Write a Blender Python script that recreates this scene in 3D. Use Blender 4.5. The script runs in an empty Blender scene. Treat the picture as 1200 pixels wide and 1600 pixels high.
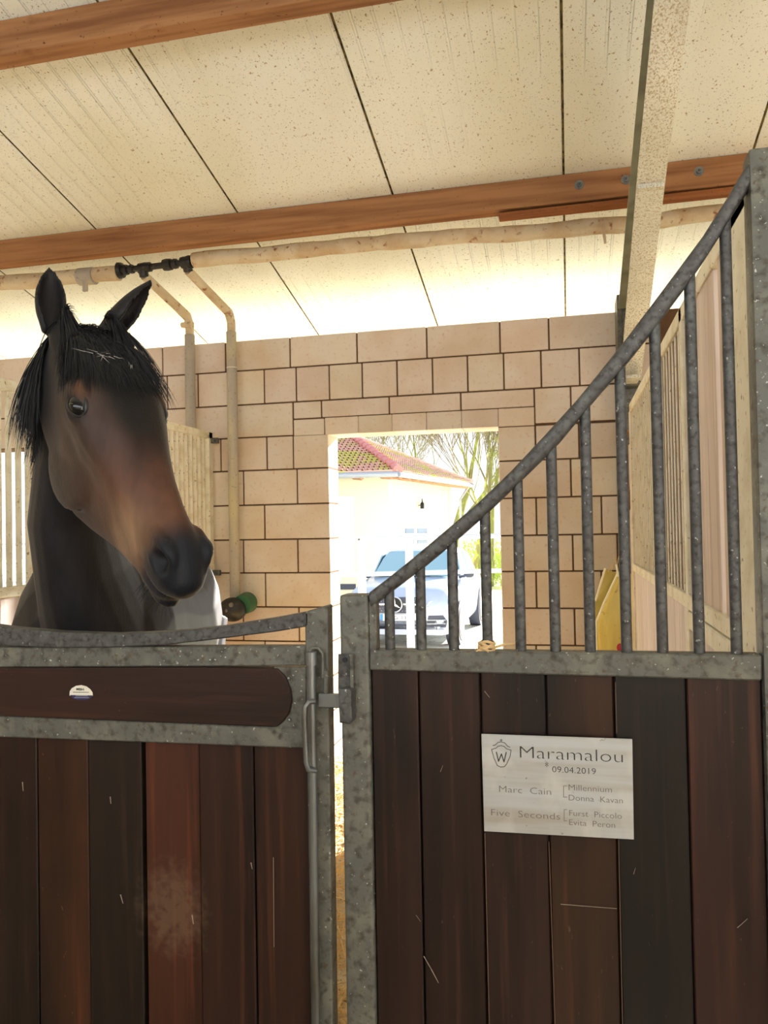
import bpy, bmesh, math, random
import numpy as np
from mathutils import Vector, Matrix, noise
from mathutils.bvhtree import BVHTree
random.seed(4); rng = np.random.default_rng(4)
R = math.radians
sc = bpy.context.scene
# ------------------------------------------------------------------ camera, sky, sun, exposure
FPX = 1228.0
cam_d = bpy.data.cameras.new('camera'); cam = bpy.data.objects.new('camera', cam_d)
sc.collection.objects.link(cam); sc.camera = cam
cam_d.sensor_fit = 'VERTICAL'; cam_d.sensor_height = 36; cam_d.lens = 36 * FPX / 1600
cam_d.clip_start = 0.05; cam_d.clip_end = 300
CM = (Matrix.Rotation(R(13.06), 3, 'Z') @ Matrix.Rotation(R(91.15), 3, 'X') @ Matrix.Rotation(R(-1.07), 3, 'Z'))
EYE = Vector((0, 0, 1.6))
cam.matrix_world = Matrix.Translation(EYE) @ CM.to_4x4()
w = bpy.data.worlds.new('sky'); sc.world = w; w.use_nodes = True
wn = w.node_tree.nodes; wl = w.node_tree.links
bg = wn['Background']
tc = wn.new('ShaderNodeTexCoord'); sp = wn.new('ShaderNodeSeparateXYZ'); rp = wn.new('ShaderNodeValToRGB')
wl.new(tc.outputs['Generated'], sp.inputs[0]); wl.new(sp.outputs['Z'], rp.inputs[0]); wl.new(rp.outputs[0], bg.inputs[0])
rp.color_ramp.elements[0].position = 0.0; rp.color_ramp.elements[0].color = (.97, .98, 1, 1)
rp.color_ramp.elements[1].position = .6; rp.color_ramp.elements[1].color = (.66, .80, 1, 1)
bg.inputs[1].default_value = 1.05
sun_d = bpy.data.lights.new('sun', 'SUN'); sun = bpy.data.objects.new('sun', sun_d); sc.collection.objects.link(sun)
sun_d.energy = 24.0; sun_d.color = (1, .95, .86); sun_d.angle = R(1.5)
sd = Vector((0.31, 0.80, 0.315)).normalized()          # direction towards the sun
sun.rotation_euler = sd.to_track_quat('Z', 'Y').to_euler()
def area(name, loc, target, sx, sy, power, col):
    d = bpy.data.lights.new(name, 'AREA'); o = bpy.data.objects.new(name, d); sc.collection.objects.link(o)
    d.shape = 'RECTANGLE'; d.size = sx; d.size_y = sy; d.energy = power; d.color = col
    o.location = loc; o.rotation_euler = (Vector(loc) - Vector(target)).to_track_quat('Z', 'Y').to_euler()
    return o
area('added_ceiling_fill', (-1.2, -1.3, 2.5), (-1.0, 2.4, 4.6), 6.0, 1.0, 66, (.80, .91, 1.0))  # added area light out of view to brighten the ceiling, not a barn fitting
area('added_front_fill', (-1.5, -4.6, 1.8), (-1.0, 1.5, 1.6), 6.0, 2.4, 30, (.94, .96, 1.0))  # added fill behind the camera for planks and rails, standing in for aisle daylight
sc.view_settings.view_transform = 'Standard'; sc.view_settings.look = 'None'
sc.view_settings.gamma = 1; sc.view_settings.use_curve_mapping = False
sc.view_settings.exposure = 0.42
sc.cycles.max_bounces = 10; sc.cycles.diffuse_bounces = 6

# ------------------------------------------------------------------ measuring helpers (a sight line met with a real plane of the barn)
def ray(px, py): return CM @ Vector(((px - 600) / FPX, (800 - py) / FPX, -1))
def onY(px, py, y): r = ray(px, py); return EYE + r * (y / r.y)
def onX(px, py, x): r = ray(px, py); return EYE + r * (x / r.x)
def deep(px, py, d): return EYE + ray(px, py) * d
SLOPE = math.tan(R(13.27)); FP = 1.5; WY = 5.3; RX = .40; LX = -2.5
def roofz(y): return 3.38 - (y - WY) * SLOPE

# ------------------------------------------------------------------ materials
def col(c, a=1): # sRGB 0-255 -> linear
    return tuple(((v / 255) / 12.92 if v / 255 <= .04045 else ((v / 255 + .055) / 1.055) ** 2.4) for v in c) + (a,)
MATS = {}
def mat(name, base, rough=.6, metal=0, spec=.5, tint=False, layers=(), bump=None, emit=None, alpha=None, coat=0, trans=0):
    """layers: (scale xyz, colour, low, high, detail) noise masks painted over the base; bump: (scale xyz, strength, distance)"""
    m = bpy.data.materials.new(name); m.use_nodes = True; n = m.node_tree.nodes; l = m.node_tree.links
    b = n['Principled BSDF']; b.inputs['Roughness'].default_value = rough; b.inputs['Metallic'].default_value = metal
    b.inputs['Specular IOR Level'].default_value = spec; b.inputs['Coat Weight'].default_value = coat
    b.inputs['Transmission Weight'].default_value = trans
    rgb = n.new('ShaderNodeRGB'); rgb.outputs[0].default_value = base; cur = rgb.outputs[0]
    geo = n.new('ShaderNodeTexCoord')
    def nz(scale, detail):
        mp = n.new('ShaderNodeMapping'); mp.inputs['Scale'].default_value = scale; l.new(geo.outputs['Object'], mp.inputs[0])
        t = n.new('ShaderNodeTexNoise'); t.inputs['Scale'].default_value = 1; t.inputs['Detail'].default_value = detail
        l.new(mp.outputs[0], t.inputs['Vector']); return t.outputs['Fac']
    for (s, c, lo, hi, det) in layers:
        mr = n.new('ShaderNodeMapRange'); mr.inputs[1].default_value = lo; mr.inputs[2].default_value = hi
        l.new(nz(s, det), mr.inputs[0])
        mx = n.new('ShaderNodeMix'); mx.data_type = 'RGBA'
        l.new(mr.outputs[0], mx.inputs[0]); l.new(cur, mx.inputs[6]); mx.inputs[7].default_value = c; cur = mx.outputs[2]
        if len(c) > 4: pass
    if tint:
        oi = n.new('ShaderNodeObjectInfo'); mx = n.new('ShaderNodeMix'); mx.data_type = 'RGBA'; mx.blend_type = 'MULTIPLY'
        mx.inputs[0].default_value = 1; l.new(cur, mx.inputs[6]); l.new(oi.outputs['Color'], mx.inputs[7]); cur = mx.outputs[2]
    l.new(cur, b.inputs['Base Color'])
    if bump:
        s, st, dist = bump; bp = n.new('ShaderNodeBump'); bp.inputs['Strength'].default_value = st; bp.inputs['Distance'].default_value = dist
        l.new(nz(s, 5), bp.inputs['Height']); l.new(bp.outputs[0], b.inputs['Normal'])
    if emit: b.inputs['Emission Color'].default_value = emit[0]; b.inputs['Emission Strength'].default_value = emit[1]
    if alpha: b.inputs['Alpha'].default_value = alpha
    MATS[name] = m; return m
galv = mat('galvanised steel', col((98, 97, 90)), .52, .25, .4, layers=[
    ((16, 16, 16), col((120, 118, 106)), .45, .7, 5), ((50, 50, 50), col((66, 62, 52)), .5, .7, 5),
    ((90, 90, 90), col((92, 76, 58)), .6, .72, 3), ((130, 130, 130), col((190, 188, 178)), .68, .74, 2)], bump=((120, 120, 120), .25, .002))
galv_rail = mat('dusty dark handrail steel', col((80, 78, 76)), .5, .3, .4, layers=[
    ((40, 40, 40), col((98, 99, 96)), .42, .72, 6), ((90, 90, 90), col((54, 48, 44)), .48, .70, 6),
    ((120, 120, 120), col((170, 170, 165)), .68, .74, 2)], bump=((110, 110, 110), .25, .002))
beamst = mat('dirty galvanised rafter', col((202, 200, 186)), .6, .1, .3, layers=[
    ((5, 3, 5), col((220, 218, 206)), .4, .65, 4), ((130, 100, 130), col((168, 152, 122)), .50, .66, 4),
    ((240, 170, 240), col((120, 102, 76)), .60, .70, 3)], bump=((150, 150, 150), .2, .002))
latchst = mat('worn latch steel', col((128, 130, 128)), .35, .7, .5, layers=[((20, 20, 6), col((96, 92, 84)), .45, .7, 4)], bump=((200, 200, 60), .2, .001))
plank = mat('dark stained hardwood', col((150, 118, 100)), .42, 0, .35, tint=True, layers=[
    ((18, 18, 1.1), col((92, 70, 60)), .40, .70, 6), ((60, 60, 2.0), col((200, 150, 118)), .55, .75, 5),
    ((5, 5, 1.6), col((60, 52, 50)), .52, .75, 3), ((120, 120, 40), col((214, 200, 184)), .735, .76, 2)], bump=((90, 90, 3), .22, .002))
plank_h = mat('dark stained hardwood lengthwise', col((150, 118, 100)), .42, 0, .35, tint=True, layers=[
    ((1.1, 18, 18), col((92, 70, 60)), .40, .70, 6), ((2.0, 60, 60), col((190, 145, 118)), .55, .75, 5),
    ((120, 120, 90), col((214, 200, 184)), .735, .76, 2)], bump=((3, 90, 90), .22, .002))
blockm = mat('sand lime block', col((224, 212, 198)), .85, 0, .2, tint=True, layers=[
    ((3, 3, 3), col((214, 194, 170)), .42, .70, 4), ((40, 40, 40), col((206, 172, 140)), .58, .80, 5),
    ((110, 110, 110), col((130, 98, 72)), .70, .77, 3)], bump=((80, 80, 80), .25, .003))
mortar = mat('grey brown mortar', col((104, 80, 60)), .95, 0, .1, layers=[((30, 30, 30), col((96, 72, 54)), .4, .7, 4)], bump=((90, 90, 90), .5, .004))
plaster = mat('outer wall render', col((226, 210, 184)), .9)
def panel_mat():
    m = mat('cream sandwich panel sheet', col((234, 235, 224)), .42, 0, .4, layers=[
        ((1.6, .9, 1.6), col((224, 222, 202)), .4, .7, 3), ((75, 50, 75), col((158, 132, 88)), .64, .72, 3),
        ((170, 110, 170), col((104, 78, 48)), .665, .71, 2)])
    n = m.node_tree.nodes; l = m.node_tree.links; b = n['Principled BSDF']
    g = n.new('ShaderNodeTexCoord'); s = n.new('ShaderNodeSeparateXYZ'); l.new(g.outputs['Object'], s.inputs[0])
    mu = n.new('ShaderNodeMath'); mu.operation = 'MULTIPLY'; mu.inputs[1].default_value = 2 * math.pi / .1; l.new(s.outputs['X'], mu.inputs[0])
    si = n.new('ShaderNodeMath'); si.operation = 'SINE'; l.new(mu.outputs[0], si.inputs[0])
    po = n.new('ShaderNodeMapRange'); po.inputs[1].default_value = .86; po.inputs[2].default_value = .97; l.new(si.outputs[0], po.inputs[0])
    bp = n.new('ShaderNodeBump'); bp.inputs['Strength'].default_value = 1.0; bp.inputs['Distance'].default_value = .006
    nz = n.new('ShaderNodeTexNoise'); nz.inputs['Scale'].default_value = .9; nz.inputs['Detail'].default_value = 1; l.new(g.outputs['Object'], nz.inputs[0])
    ms = n.new('ShaderNodeMapRange'); ms.inputs[1].default_value = .42; ms.inputs[2].default_value = .68; l.new(nz.outputs[0], ms.inputs[0])
    mm_ = n.new('ShaderNodeMath'); mm_.operation = 'MULTIPLY'; l.new(po.outputs[0], mm_.inputs[0]); l.new(ms.outputs[0], mm_.inputs[1])
    l.new(mm_.outputs[0], bp.inputs['Height']); l.new(bp.outputs[0], b.inputs['Normal']); return m
panelm = panel_mat()
dirtm = mat('green brown dirt in the joint', col((112, 98, 60)), 1, 0, .1, layers=[((60, 20, 60), col((58, 48, 26)), .4, .6, 4)], bump=((200, 80, 200), .6, .004))
timber = mat('orange stained timber', col((164, 118, 80)), .75, 0, .12, tint=True, layers=[
    ((1.2, 22, 22), col((126, 84, 54)), .42, .68, 6), ((3.0, 3.5, 9), col((120, 74, 44)), .66, .78, 4),
    ((60, 60, 60), col((96, 62, 40)), .66, .74, 3)], bump=((3, 70, 70), .3, .002))
pipewrap = mat('dusty pipe wrap', col((214, 198, 166)), .8, 0, .2, layers=[
    ((7, 7, 7), col((196, 170, 132)), .42, .66, 5), ((26, 26, 26), col((150, 96, 66)), .60, .72, 5)], bump=((60, 60, 60), .7, .006))
pipegrey = mat('grey pipe insulation', col((172, 164, 152)), .8, 0, .2, layers=[((9, 9, 3), col((196, 184, 150)), .45, .7, 4), ((60, 60, 60), col((130, 120, 104)), .6, .75, 4)], bump=((70, 70, 70), .3, .003))
blackpl = mat('black plastic fitting', col((34, 32, 30)), .4, 0, .5, layers=[((30, 30, 30), col((80, 66, 52)), .6, .75, 4)])
greenpl = mat('green drinker bowl', col((34, 92, 58)), .4)
creamst = mat('limewashed partition steel', col((228, 222, 202)), .6, .05, .3, layers=[
    ((12, 12, 12), col((210, 200, 172)), .45, .7, 4), ((50, 50, 50), col((132, 112, 82)), .62, .74, 4)], bump=((90, 90, 90), .3, .002))
pinkwood = mat('dusty reddish partition boards', col((224, 216, 214)), .7, 0, .25, tint=True, layers=[
    ((16, 16, 1.2), col((206, 192, 186)), .42, .7, 6), ((50, 50, 2), col((238, 232, 230)), .5, .75, 5)], bump=((90, 90, 3), .3, .002))
brownwall = mat('brown neighbouring boards', col((104, 66, 52)), .8)
concrete = mat('concrete', col((168, 160, 146)), .9, layers=[((5, 5, 5), col((130, 122, 108)), .4, .7, 5)], bump=((40, 40, 40), .3, .004))
strawm = mat('golden straw', col((238, 222, 182)), .7, 0, .3, layers=[((14, 14, 14), col((226, 196, 140)), .4, .65, 5), ((50, 50, 50), col((150, 98, 44)), .58, .72, 4)], bump=((45, 45, 45), 1, .03))
strawst = mat('straw stalk', col((240, 204, 130)), .5)
black = mat('black rubber', col((28, 28, 30)), .7)
twinem = mat('sun bleached twine', col((214, 180, 130)), .9, bump=((200, 200, 200), .5, .002))

# ------------------------------------------------------------------ mesh helpers
class MB:
    def __init__(s): s.bm = bmesh.new()
    def hexa(s, p, bev=0, seg=1):     # 8 points: bottom 4, top 4
        t = bmesh.new(); v = [t.verts.new(q) for q in p]
        for f in ((0, 3, 2, 1), (4, 5, 6, 7), (0, 1, 5, 4), (1, 2, 6, 5), (2, 3, 7, 6), (3, 0, 4, 7)): t.faces.new([v[i] for i in f])
        s._add(t, bev, seg); return s
    def box(s, a, b, bev=0, seg=1):
        x0, y0, z0 = a; x1, y1, z1 = b
        return s.hexa([(x0, y0, z0), (x1, y0, z0), (x1, y1, z0), (x0, y1, z0), (x0, y0, z1), (x1, y0, z1), (x1, y1, z1), (x0, y1, z1)], bev, seg)
    def prism(s, poly, off, bev=0, seg=1):   # polygon of 3-D points pushed by off
        t = bmesh.new(); off = Vector(off); a = [t.verts.new(q) for q in poly]; b = [t.verts.new(Vector(q) + off) for q in poly]; n = len(poly)
        t.faces.new(a[::-1]); t.faces.new(b)
        for i in range(n): t.faces.new((a[i], a[(i + 1) % n], b[(i + 1) % n], b[i]))
        s._add(t, bev, seg); return s
    def slab(s, pix, y0, depth, bev=0, seg=1): return s.prism([onY(x, y, y0) for x, y in pix], (0, depth, 0), bev, seg)
    def tube(s, pts, r, n=12, cap=True):
        t = bmesh.new(); pts = [Vector(p) for p in pts]; k = len(pts); rs = r if hasattr(r, '__len__') else [r] * k; rings = []; up = None
        for i, p in enumerate(pts):
            d = (pts[min(i + 1, k - 1)] - pts[max(i - 1, 0)]).normalized()
            if up is None: up = Vector((0, 0, 1)) if abs(d.z) < .9 else Vector((1, 0, 0))
            a = d.cross(up).normalized(); b = a.cross(d).normalized(); up = b
            rings.append([t.verts.new(p + (a * math.cos(2 * math.pi * j / n) + b * math.sin(2 * math.pi * j / n)) * rs[i]) for j in range(n)])
        for i in range(k - 1):
            for j in range(n): t.faces.new((rings[i][j], rings[i][(j + 1) % n], rings[i + 1][(j + 1) % n], rings[i + 1][j]))
        if cap: t.faces.new(rings[0][::-1]); t.faces.new(rings[-1])
        s._add(t, 0, 1); return s
    def ball(s, c, r, u=16, v=10):
        t = bmesh.new(); r = r if hasattr(r, '__len__') else (r, r, r)
        bmesh.ops.create_uvsphere(t, u_segments=u, v_segments=v, radius=1)
        for q in t.verts: q.co = Vector((q.co.x * r[0], q.co.y * r[1], q.co.z * r[2])) + Vector(c)
        s._add(t, 0, 1); return s
    def raw(s, vs, fs):
        t = bmesh.new(); v = [t.verts.new(q) for q in vs]
        for f in fs:
            try: t.faces.new([v[i] for i in f])
            except ValueError: pass
        s._add(t, 0, 1, False); return s
    def _add(s, t, bev, seg, fix=True):
        if fix: bmesh.ops.recalc_face_normals(t, faces=t.faces)
        if bev: bmesh.ops.bevel(t, geom=list(t.edges), offset=bev, segments=seg, affect='EDGES', profile=.6, clamp_overlap=True)
        me = bpy.data.meshes.new('t'); t.to_mesh(me); t.free(); s.bm.from_mesh(me); bpy.data.meshes.remove(me)
    def build(s, name, m, parent=None, smooth=False, tint=None, kind=None, label=None):
        me = bpy.data.meshes.new(name); s.bm.to_mesh(me); s.bm.free(); me.materials.append(m)
        if smooth:
            me.polygons.foreach_set('use_smooth', [True] * len(me.polygons)); me.set_sharp_from_angle(angle=R(38))
        return link(name, me, parent, tint, kind, label)
def link(name, me, parent=None, tint=None, kind=None, label=None):
    o = bpy.data.objects.new(name, me); sc.collection.objects.link(o)
    if parent:
        o.parent = parent; L = Vector(parent.location); p = parent.parent
        while p: L += Vector(p.location); p = p.parent
        o.matrix_parent_inverse = Matrix.Translation(-L)
    if tint: o.color = (*tint[:3], 1)
    if kind: o['kind'] = kind
    if label: o['label'] = label
    return o
def tag(o, label, cat, group=None, kind=None):
    o['label'] = label; o['category'] = cat
    if group: o['group'] = group
    if kind: o['kind'] = kind
    return o
def thing(name, label, cat, loc, group=None):
    o = bpy.data.objects.new(name, None); sc.collection.objects.link(o); o.location = loc; o.empty_display_size = .1
    return tag(o, label, cat, group)
def struct(o, label): o['kind'] = 'structure'; o['label'] = label; return o

# ================================================================== THE SETTING
# ---- floor
fl = MB().box((-9, -6, -.12), (5, 5.56, -.02)).build('floor', concrete); struct(fl, 'concrete stable floor')
fl['category'] = 'floor'
def bumpy(x0, x1, y0, y1, nx, ny, zf):
    vs = [(x0 + (x1 - x0) * i / nx, y0 + (y1 - y0) * j / ny, zf(x0 + (x1 - x0) * i / nx, y0 + (y1 - y0) * j / ny)) for j in range(ny + 1) for i in range(nx + 1)]
    fs = [(j * (nx + 1) + i, j * (nx + 1) + i + 1, (j + 1) * (nx + 1) + i + 1, (j + 1) * (nx + 1) + i) for j in range(ny) for i in range(nx)]
    return vs, fs
zf = lambda x, y: .012 + .035 * noise.noise(Vector((x * 3, y * 3, 0))) + .02 * noise.noise(Vector((x * 11, y * 11, 4)))
bed = MB().raw(*bumpy(-2.45, .36, 1.62, 5.27, 60, 80, zf)).build('straw_bedding', strawm, smooth=True)
tag(bed, 'golden straw bedding covering the stall floor behind the door', 'straw', kind='stuff')
for nm, x0, x1, lb in (('straw_bedding', -8.95, -2.56, 'golden straw bedding in the neighbouring stalls on the left'), ('straw_bedding', .46, 3.15, 'golden straw bedding in the neighbouring stall on the right')):
    tag(MB().raw(*bumpy(x0, x1, 1.62, 5.27, 40, 30, zf)).build(nm, strawm, smooth=True), lb, 'straw', kind='stuff')
stk = MB()
vs = []; fs = []
for i in range(5200):
    x = -1.75 + 1.7 * random.random() if i < 4200 else -2.25 + 2.4 * random.random(); y = 1.78 + 3.3 * random.random(); z = zf(x, y) + .012 + .03 * random.random()
    a = random.random() * 6.28; l = .06 + .1 * random.random(); dx, dy, dz = math.cos(a) * l, math.sin(a) * l, (random.random() - .4) * .08
    nx, ny = -math.sin(a) * .002, math.cos(a) * .002; k = len(vs)
    vs += [(x - nx, y - ny, z), (x + nx, y + ny, z), (x + dx + nx, y + dy + ny, z + dz), (x + dx - nx, y + dy - ny, z + dz), (x + dx / 2, y + dy / 2, z + dz / 2 + .003)]
    fs += [(k, k + 1, k + 4), (k + 1, k + 2, k + 4), (k + 2, k + 3, k + 4), (k + 3, k, k + 4)]
o = stk.raw(vs, fs).build('straw_stalks', strawst); tag(o, 'loose straw stalks lying over the bedding', 'straw', kind='stuff')

# ---- back wall with block courses, two doorways
DX0, DX1, DZ = -1.62, -.438, 2.262     # paddock doorway of this stall
NX0, NX1 = -5.2, -4.09                 # the same doorway next door
QX0, QX1 = 1.0, 2.2                    # and in the stall on the right
core = MB()
for (x0, x1, z0, z1) in ((-9, -8.4, -.1, 2.97), (-8.4, -7.2, DZ, 2.97), (-7.2, NX0 - .008, -.1, 2.97), (NX0 - .008, NX1 + .008, DZ + .008, 2.97), (NX1 + .008, DX0 - .008, -.1, 2.97),
                         (DX0 - .008, DX1 + .008, DZ + .008, 2.97), (DX1 + .008, QX0, -.1, 2.97), (QX0, QX1, DZ, 2.97), (QX1, 5, -.1, 2.97)):
    core.box((x0, WY + .009, z0), (x1, WY + .232, z1))
wall = core.build('wall_back', mortar); struct(wall, 'back wall of large sand-coloured blocks with a doorway to the yard')
def xw(px, py=800): return onY(px, py, WY).x
def blk(x0, x1, z0, z1, thin=False):
    j = .0052 if not thin else .0012
    t = random.uniform(.93, 1.03); pr = random.uniform(-.0015, .002)
    MB().box((x0 + j, WY + pr, z0 + j), (x1 - j, WY + .24, z1 - j), .0035).build('block', blockm, wall, tint=(t, t * random.uniform(.97, 1.01), t * random.uniform(.95, 1.01)))
def row(z0, z1, xs, thin=False):
    xs = sorted(xs)
    for a, b in zip(xs, xs[1:]):
        zm = (z0 + z1) / 2
        for (h0, h1) in ((NX0, NX1), (DX0, DX1)):
            if zm < DZ and a < h1 and b > h0:
                if a < h0: blk(a, h0, z0, z1)
                if b > h1: blk(h1, b, z0, z1)
                break
        else: blk(a, b, z0, z1, thin)
def leftfill(x, step=.5, off=0):
    r = [x]; x -= step * (.5 + off) if off else step
    while x > -6.2: r.append(x); x -= step
    return r
LE = -6.2; RE = .62
row(2.757, 2.98, [xw(p, 545) for p in (253.5, 352, 452.8, 557.6, 666.8, 781.5, 858, 975)] + leftfill(xw(253.5, 545) - .55, .55)[0:] + [RE])
row(2.509, 2.757, [xw(p, 600) for p in (261, 309, 360, 412.7, 462.6, 514.4, 566, 620.5, 676, 731, 787.6, 846, 906, 966)] + leftfill(xw(261, 600) - .25, .25) + [RE])
row(2.27, 2.509, [xw(p, 650) for p in (457.7, 357, 260)] + leftfill(xw(260, 650) - .5))
row(2.385, 2.509, [xw(p, 630) for p in (457.7, 502, 608, 720, 835)])
row(2.262, 2.385, [xw(457.7, 650), xw(507, 650)]); row(2.262, 2.385, [xw(p, 650) for p in (507, 559.5, 612, 666, 721, 778.5, 835)], True)
row(2.27, 2.509, [xw(835, 630), xw(892, 630), xw(965, 630), RE])
row(2.031, 2.27, [xw(457.7, 680), xw(417, 720), xw(345, 720)] + [DX0] + leftfill(xw(345, 720) - .25))
row(2.031, 2.262, [DX1, xw(837, 700), xw(905, 700), xw(970, 700), RE])
lev = [2.031, 1.781, 1.532, 1.293, 1.049, .806, .563, .32, .077, -.03]
LJ = [(464, 380, 300), (413, 330), (465, 380, 300), (414.5, 330), (467, 380, 300), (414, 330), (467, 380), (414, 330), (467, 380)]
RJ = [(892, 965), (838, 940), (895, 965), (838, 940), (898, 965), (838, 940), (898, 965), (838, 940), (898, 965)]
for i in range(9):
    py = 740 + i * 57
    lj = [xw(p, py) for p in LJ[i]]
    row(lev[i + 1], lev[i], [DX0] + lj + leftfill(min(lj) - .3)); row(lev[i + 1], lev[i], [DX1] + [xw(p, py) for p in RJ[i]] + [RE])
# ---- ceiling of sandwich panels
ce = bpy.data.objects.new('ceiling', None); sc.collection.objects.link(ce); ce.location = (0, WY, 3.38); struct(ce, 'sloping ceiling of cream sandwich panels with dirty joints')
Y0, Y1 = -5.0, 6.55
for k in range(-9, 6):
    x0 = .028 + k * .985 + .006; x1 = x0 + .985 - .012
    MB().hexa([(x0, Y0, roofz(Y0)), (x1, Y0, roofz(Y0)), (x1, Y1, roofz(Y1)), (x0, Y1, roofz(Y1)),
               (x0, Y0, roofz(Y0) + .08), (x1, Y0, roofz(Y0) + .08), (x1, Y1, roofz(Y1) + .08), (x0, Y1, roofz(Y1) + .08)], .003).build('roof_panel', panelm, ce)
    MB().hexa([(x0 - .013, Y0, roofz(Y0) + .004), (x0 + .001, Y0, roofz(Y0) + .004), (x0 + .001, Y1, roofz(Y1) + .004), (x0 - .013, Y1, roofz(Y1) + .004),
               (x0 - .013, Y0, roofz(Y0) + .02), (x0 + .001, Y0, roofz(Y0) + .02), (x0 + .001, Y1, roofz(Y1) + .02), (x0 - .013, Y1, roofz(Y1) + .02)]).build('joint_seal', dirtm, ce)
struct(MB().box((-9.1, -5.2, -.1), (5.1, -5.1, 5.6)).build('wall_front', plaster), 'plain wall across the aisle behind the viewer')
struct(MB().box((-9.1, -5.1, -.1), (-9.0, 5.3, 5.6)).build('wall_left', plaster), 'plain end wall at the far left')
struct(MB().box((3.2, 1.4, -.1), (3.3, 5.3, 3.3)).build('wall_right', brownwall), 'brown boarded wall of the neighbouring stall')
# ---- yard outside
gm = mat('bright gravel and thin grass', col((224, 220, 208)), .95, layers=[((.5, .5, .5), col((190, 196, 120)), .50, .62, 4), ((9, 9, 9), col((180, 168, 140)), .5, .7, 5)], bump=((20, 20, 20), .5, .03))
vs, fs = bumpy(-45, 45, 5.54, 90, 30, 30, lambda x, y: -.12 - min(max(y - 6, 0), 8) * .045 + .02 * noise.noise(Vector((x, y, 0))))
struct(MB().raw(vs, fs).build('ground', gm, smooth=True), 'pale gravel yard with thin grass outside')
YG = lambda y: -.12 - min(max(y - 6, 0), 8) * .045

# ================================================================== ROOF TIMBERS, RAFTER, PIPES
def purlin(y, label, x0=-9, x1=5, h=.16, dpt=.1, tintc=(1, 1, 1)):
    t = thing('timber_purlin', label, 'beam', (0, y, roofz(y + dpt) - h)); zt0, zt1 = roofz(y) - .002, roofz(y + dpt) - .002; zb = zt0 - h
    MB().hexa([(x0, y, zb), (x1, y, zb), (x1, y + dpt, zb), (x0, y + dpt, zb), (x0, y, zt0), (x1, y, zt0), (x1, y + dpt, zt1), (x0, y + dpt, zt1)], .003).build('timber', timber, t, tint=tintc)
    return t, zb
p1, _ = purlin(3.02, 'orange timber purlin crossing the top left corner of the ceiling')
p2, zb2 = purlin(4.5, 'long orange-brown timber purlin with bolts crossing above the horse and stall')
def bolt(px, py, par):
    c = onY(px, py, 4.5)
    b = MB(); b.tube([c + Vector((0, .001, 0)), c + Vector((0, -.004, 0))], .026, 20); b.build('washer', latchst, par, True)
    b = MB(); b.tube([c + Vector((0, -.003, 0)), c + Vector((0, -.016, 0))], .015, 6); b.tube([c + Vector((0, -.01, 0)), c + Vector((0, -.045, 0))], .007, 10); b.build('bolt', latchst, par, True)
for q in ((905, 289), (978, 281), (1092, 268)): bolt(*q, p2)
a = onY(781, 346, 4.62); b_ = onY(1160, 296, 4.62); a2 = onY(781, 357, 4.62); b2 = onY(1160, 318, 4.62)
a.z = zb2 - .03
MB().hexa([(a.x, 4.51, zb2 - .034), (1.6, 4.51, zb2 - .030), (1.6, 4.60, zb2 - .030), (a.x, 4.60, zb2 - .034),
           (a.x, 4.51, zb2 - .014), (1.6, 4.51, zb2 - .004), (1.6, 4.60, zb2 - .004), (a.x, 4.60, zb2 - .014)], .002).build('split_batten', timber, p2, tint=(.92, .72, .58), label='redder split batten hanging loose under the beam')
# steel rafter with haunch
rf = thing('steel_rafter', 'dirty galvanised steel rafter sloping down to the back wall at the right', 'beam', (RX, 5.05, 2.5))
PL = [(-1.5, 4.45), (2.84, 3.43), (3.6, 3.145), (4.806, 2.575), (5.02, 2.47)]
def strip(x0, x1, prof, th, up=True):
    m = MB()
    for (ya, za), (yb, zb) in zip(prof, prof[1:]):
        m.hexa([(x0, ya, za), (x1, ya, za), (x1, yb, zb), (x0, yb, zb), (x0, ya, za + th), (x1, ya, za + th), (x1, yb, zb + th), (x0, yb, zb + th)])
    return m
strip(.34, .462, PL, .011).build('bottom_flange', beamst, rf)
TPo = [(y, min(roofz(y) - .17, z + .24)) for y, z in PL]
TP = [(-1.5, 4.68), (2.84, 3.63), (3.6, 3.41), (4.806, 3.0), (5.02, 2.92)]
websh = mat('grey green web steel', col((150, 150, 130)), .6, .1, .3, layers=[((8, 8, 8), col((120, 120, 102)), .4, .7, 4)])
strip(.34, .462, TP, .011).build('top_flange', websh, rf)
wb = MB()
for i in range(len(PL) - 1):
    (ya, za), (yb, zb) = PL[i], PL[i + 1]
    wb.hexa([(.396, ya, za + .006), (.406, ya, za + .006), (.406, yb, zb + .006), (.396, yb, zb + .006), (.396, ya, TP[i][1]), (.406, ya, TP[i][1]), (.406, yb, TP[i + 1][1]), (.396, yb, TP[i + 1][1])])
wb.build('web', websh, rf)
MB().box((.345, 3.66, 3.095), (.457, 3.70, 3.115)).build('splice_plate', beamst, rf)
MB().box((.36, 4.80, 2.45), (.44, 5.0, 2.47), .003).build('end_cleat', beamst, rf)
cl = thing('steel_column', 'grey galvanised steel column against the back wall under the rafter', 'column', (RX, 5.2, 0))
MB().box((.335, 5.06, 2.3), (.362, 5.28, 3.02), .002).build('flange_plate', galv, cl)
MB().box((.362, 5.12, 0), (.47, 5.28, 2.95), .003).build('column_shaft', galv, cl)
MB().box((.365, 5.0, 2.44), (.455, 5.12, 2.46), .002).build('cap_plate', galv, cl)
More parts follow.
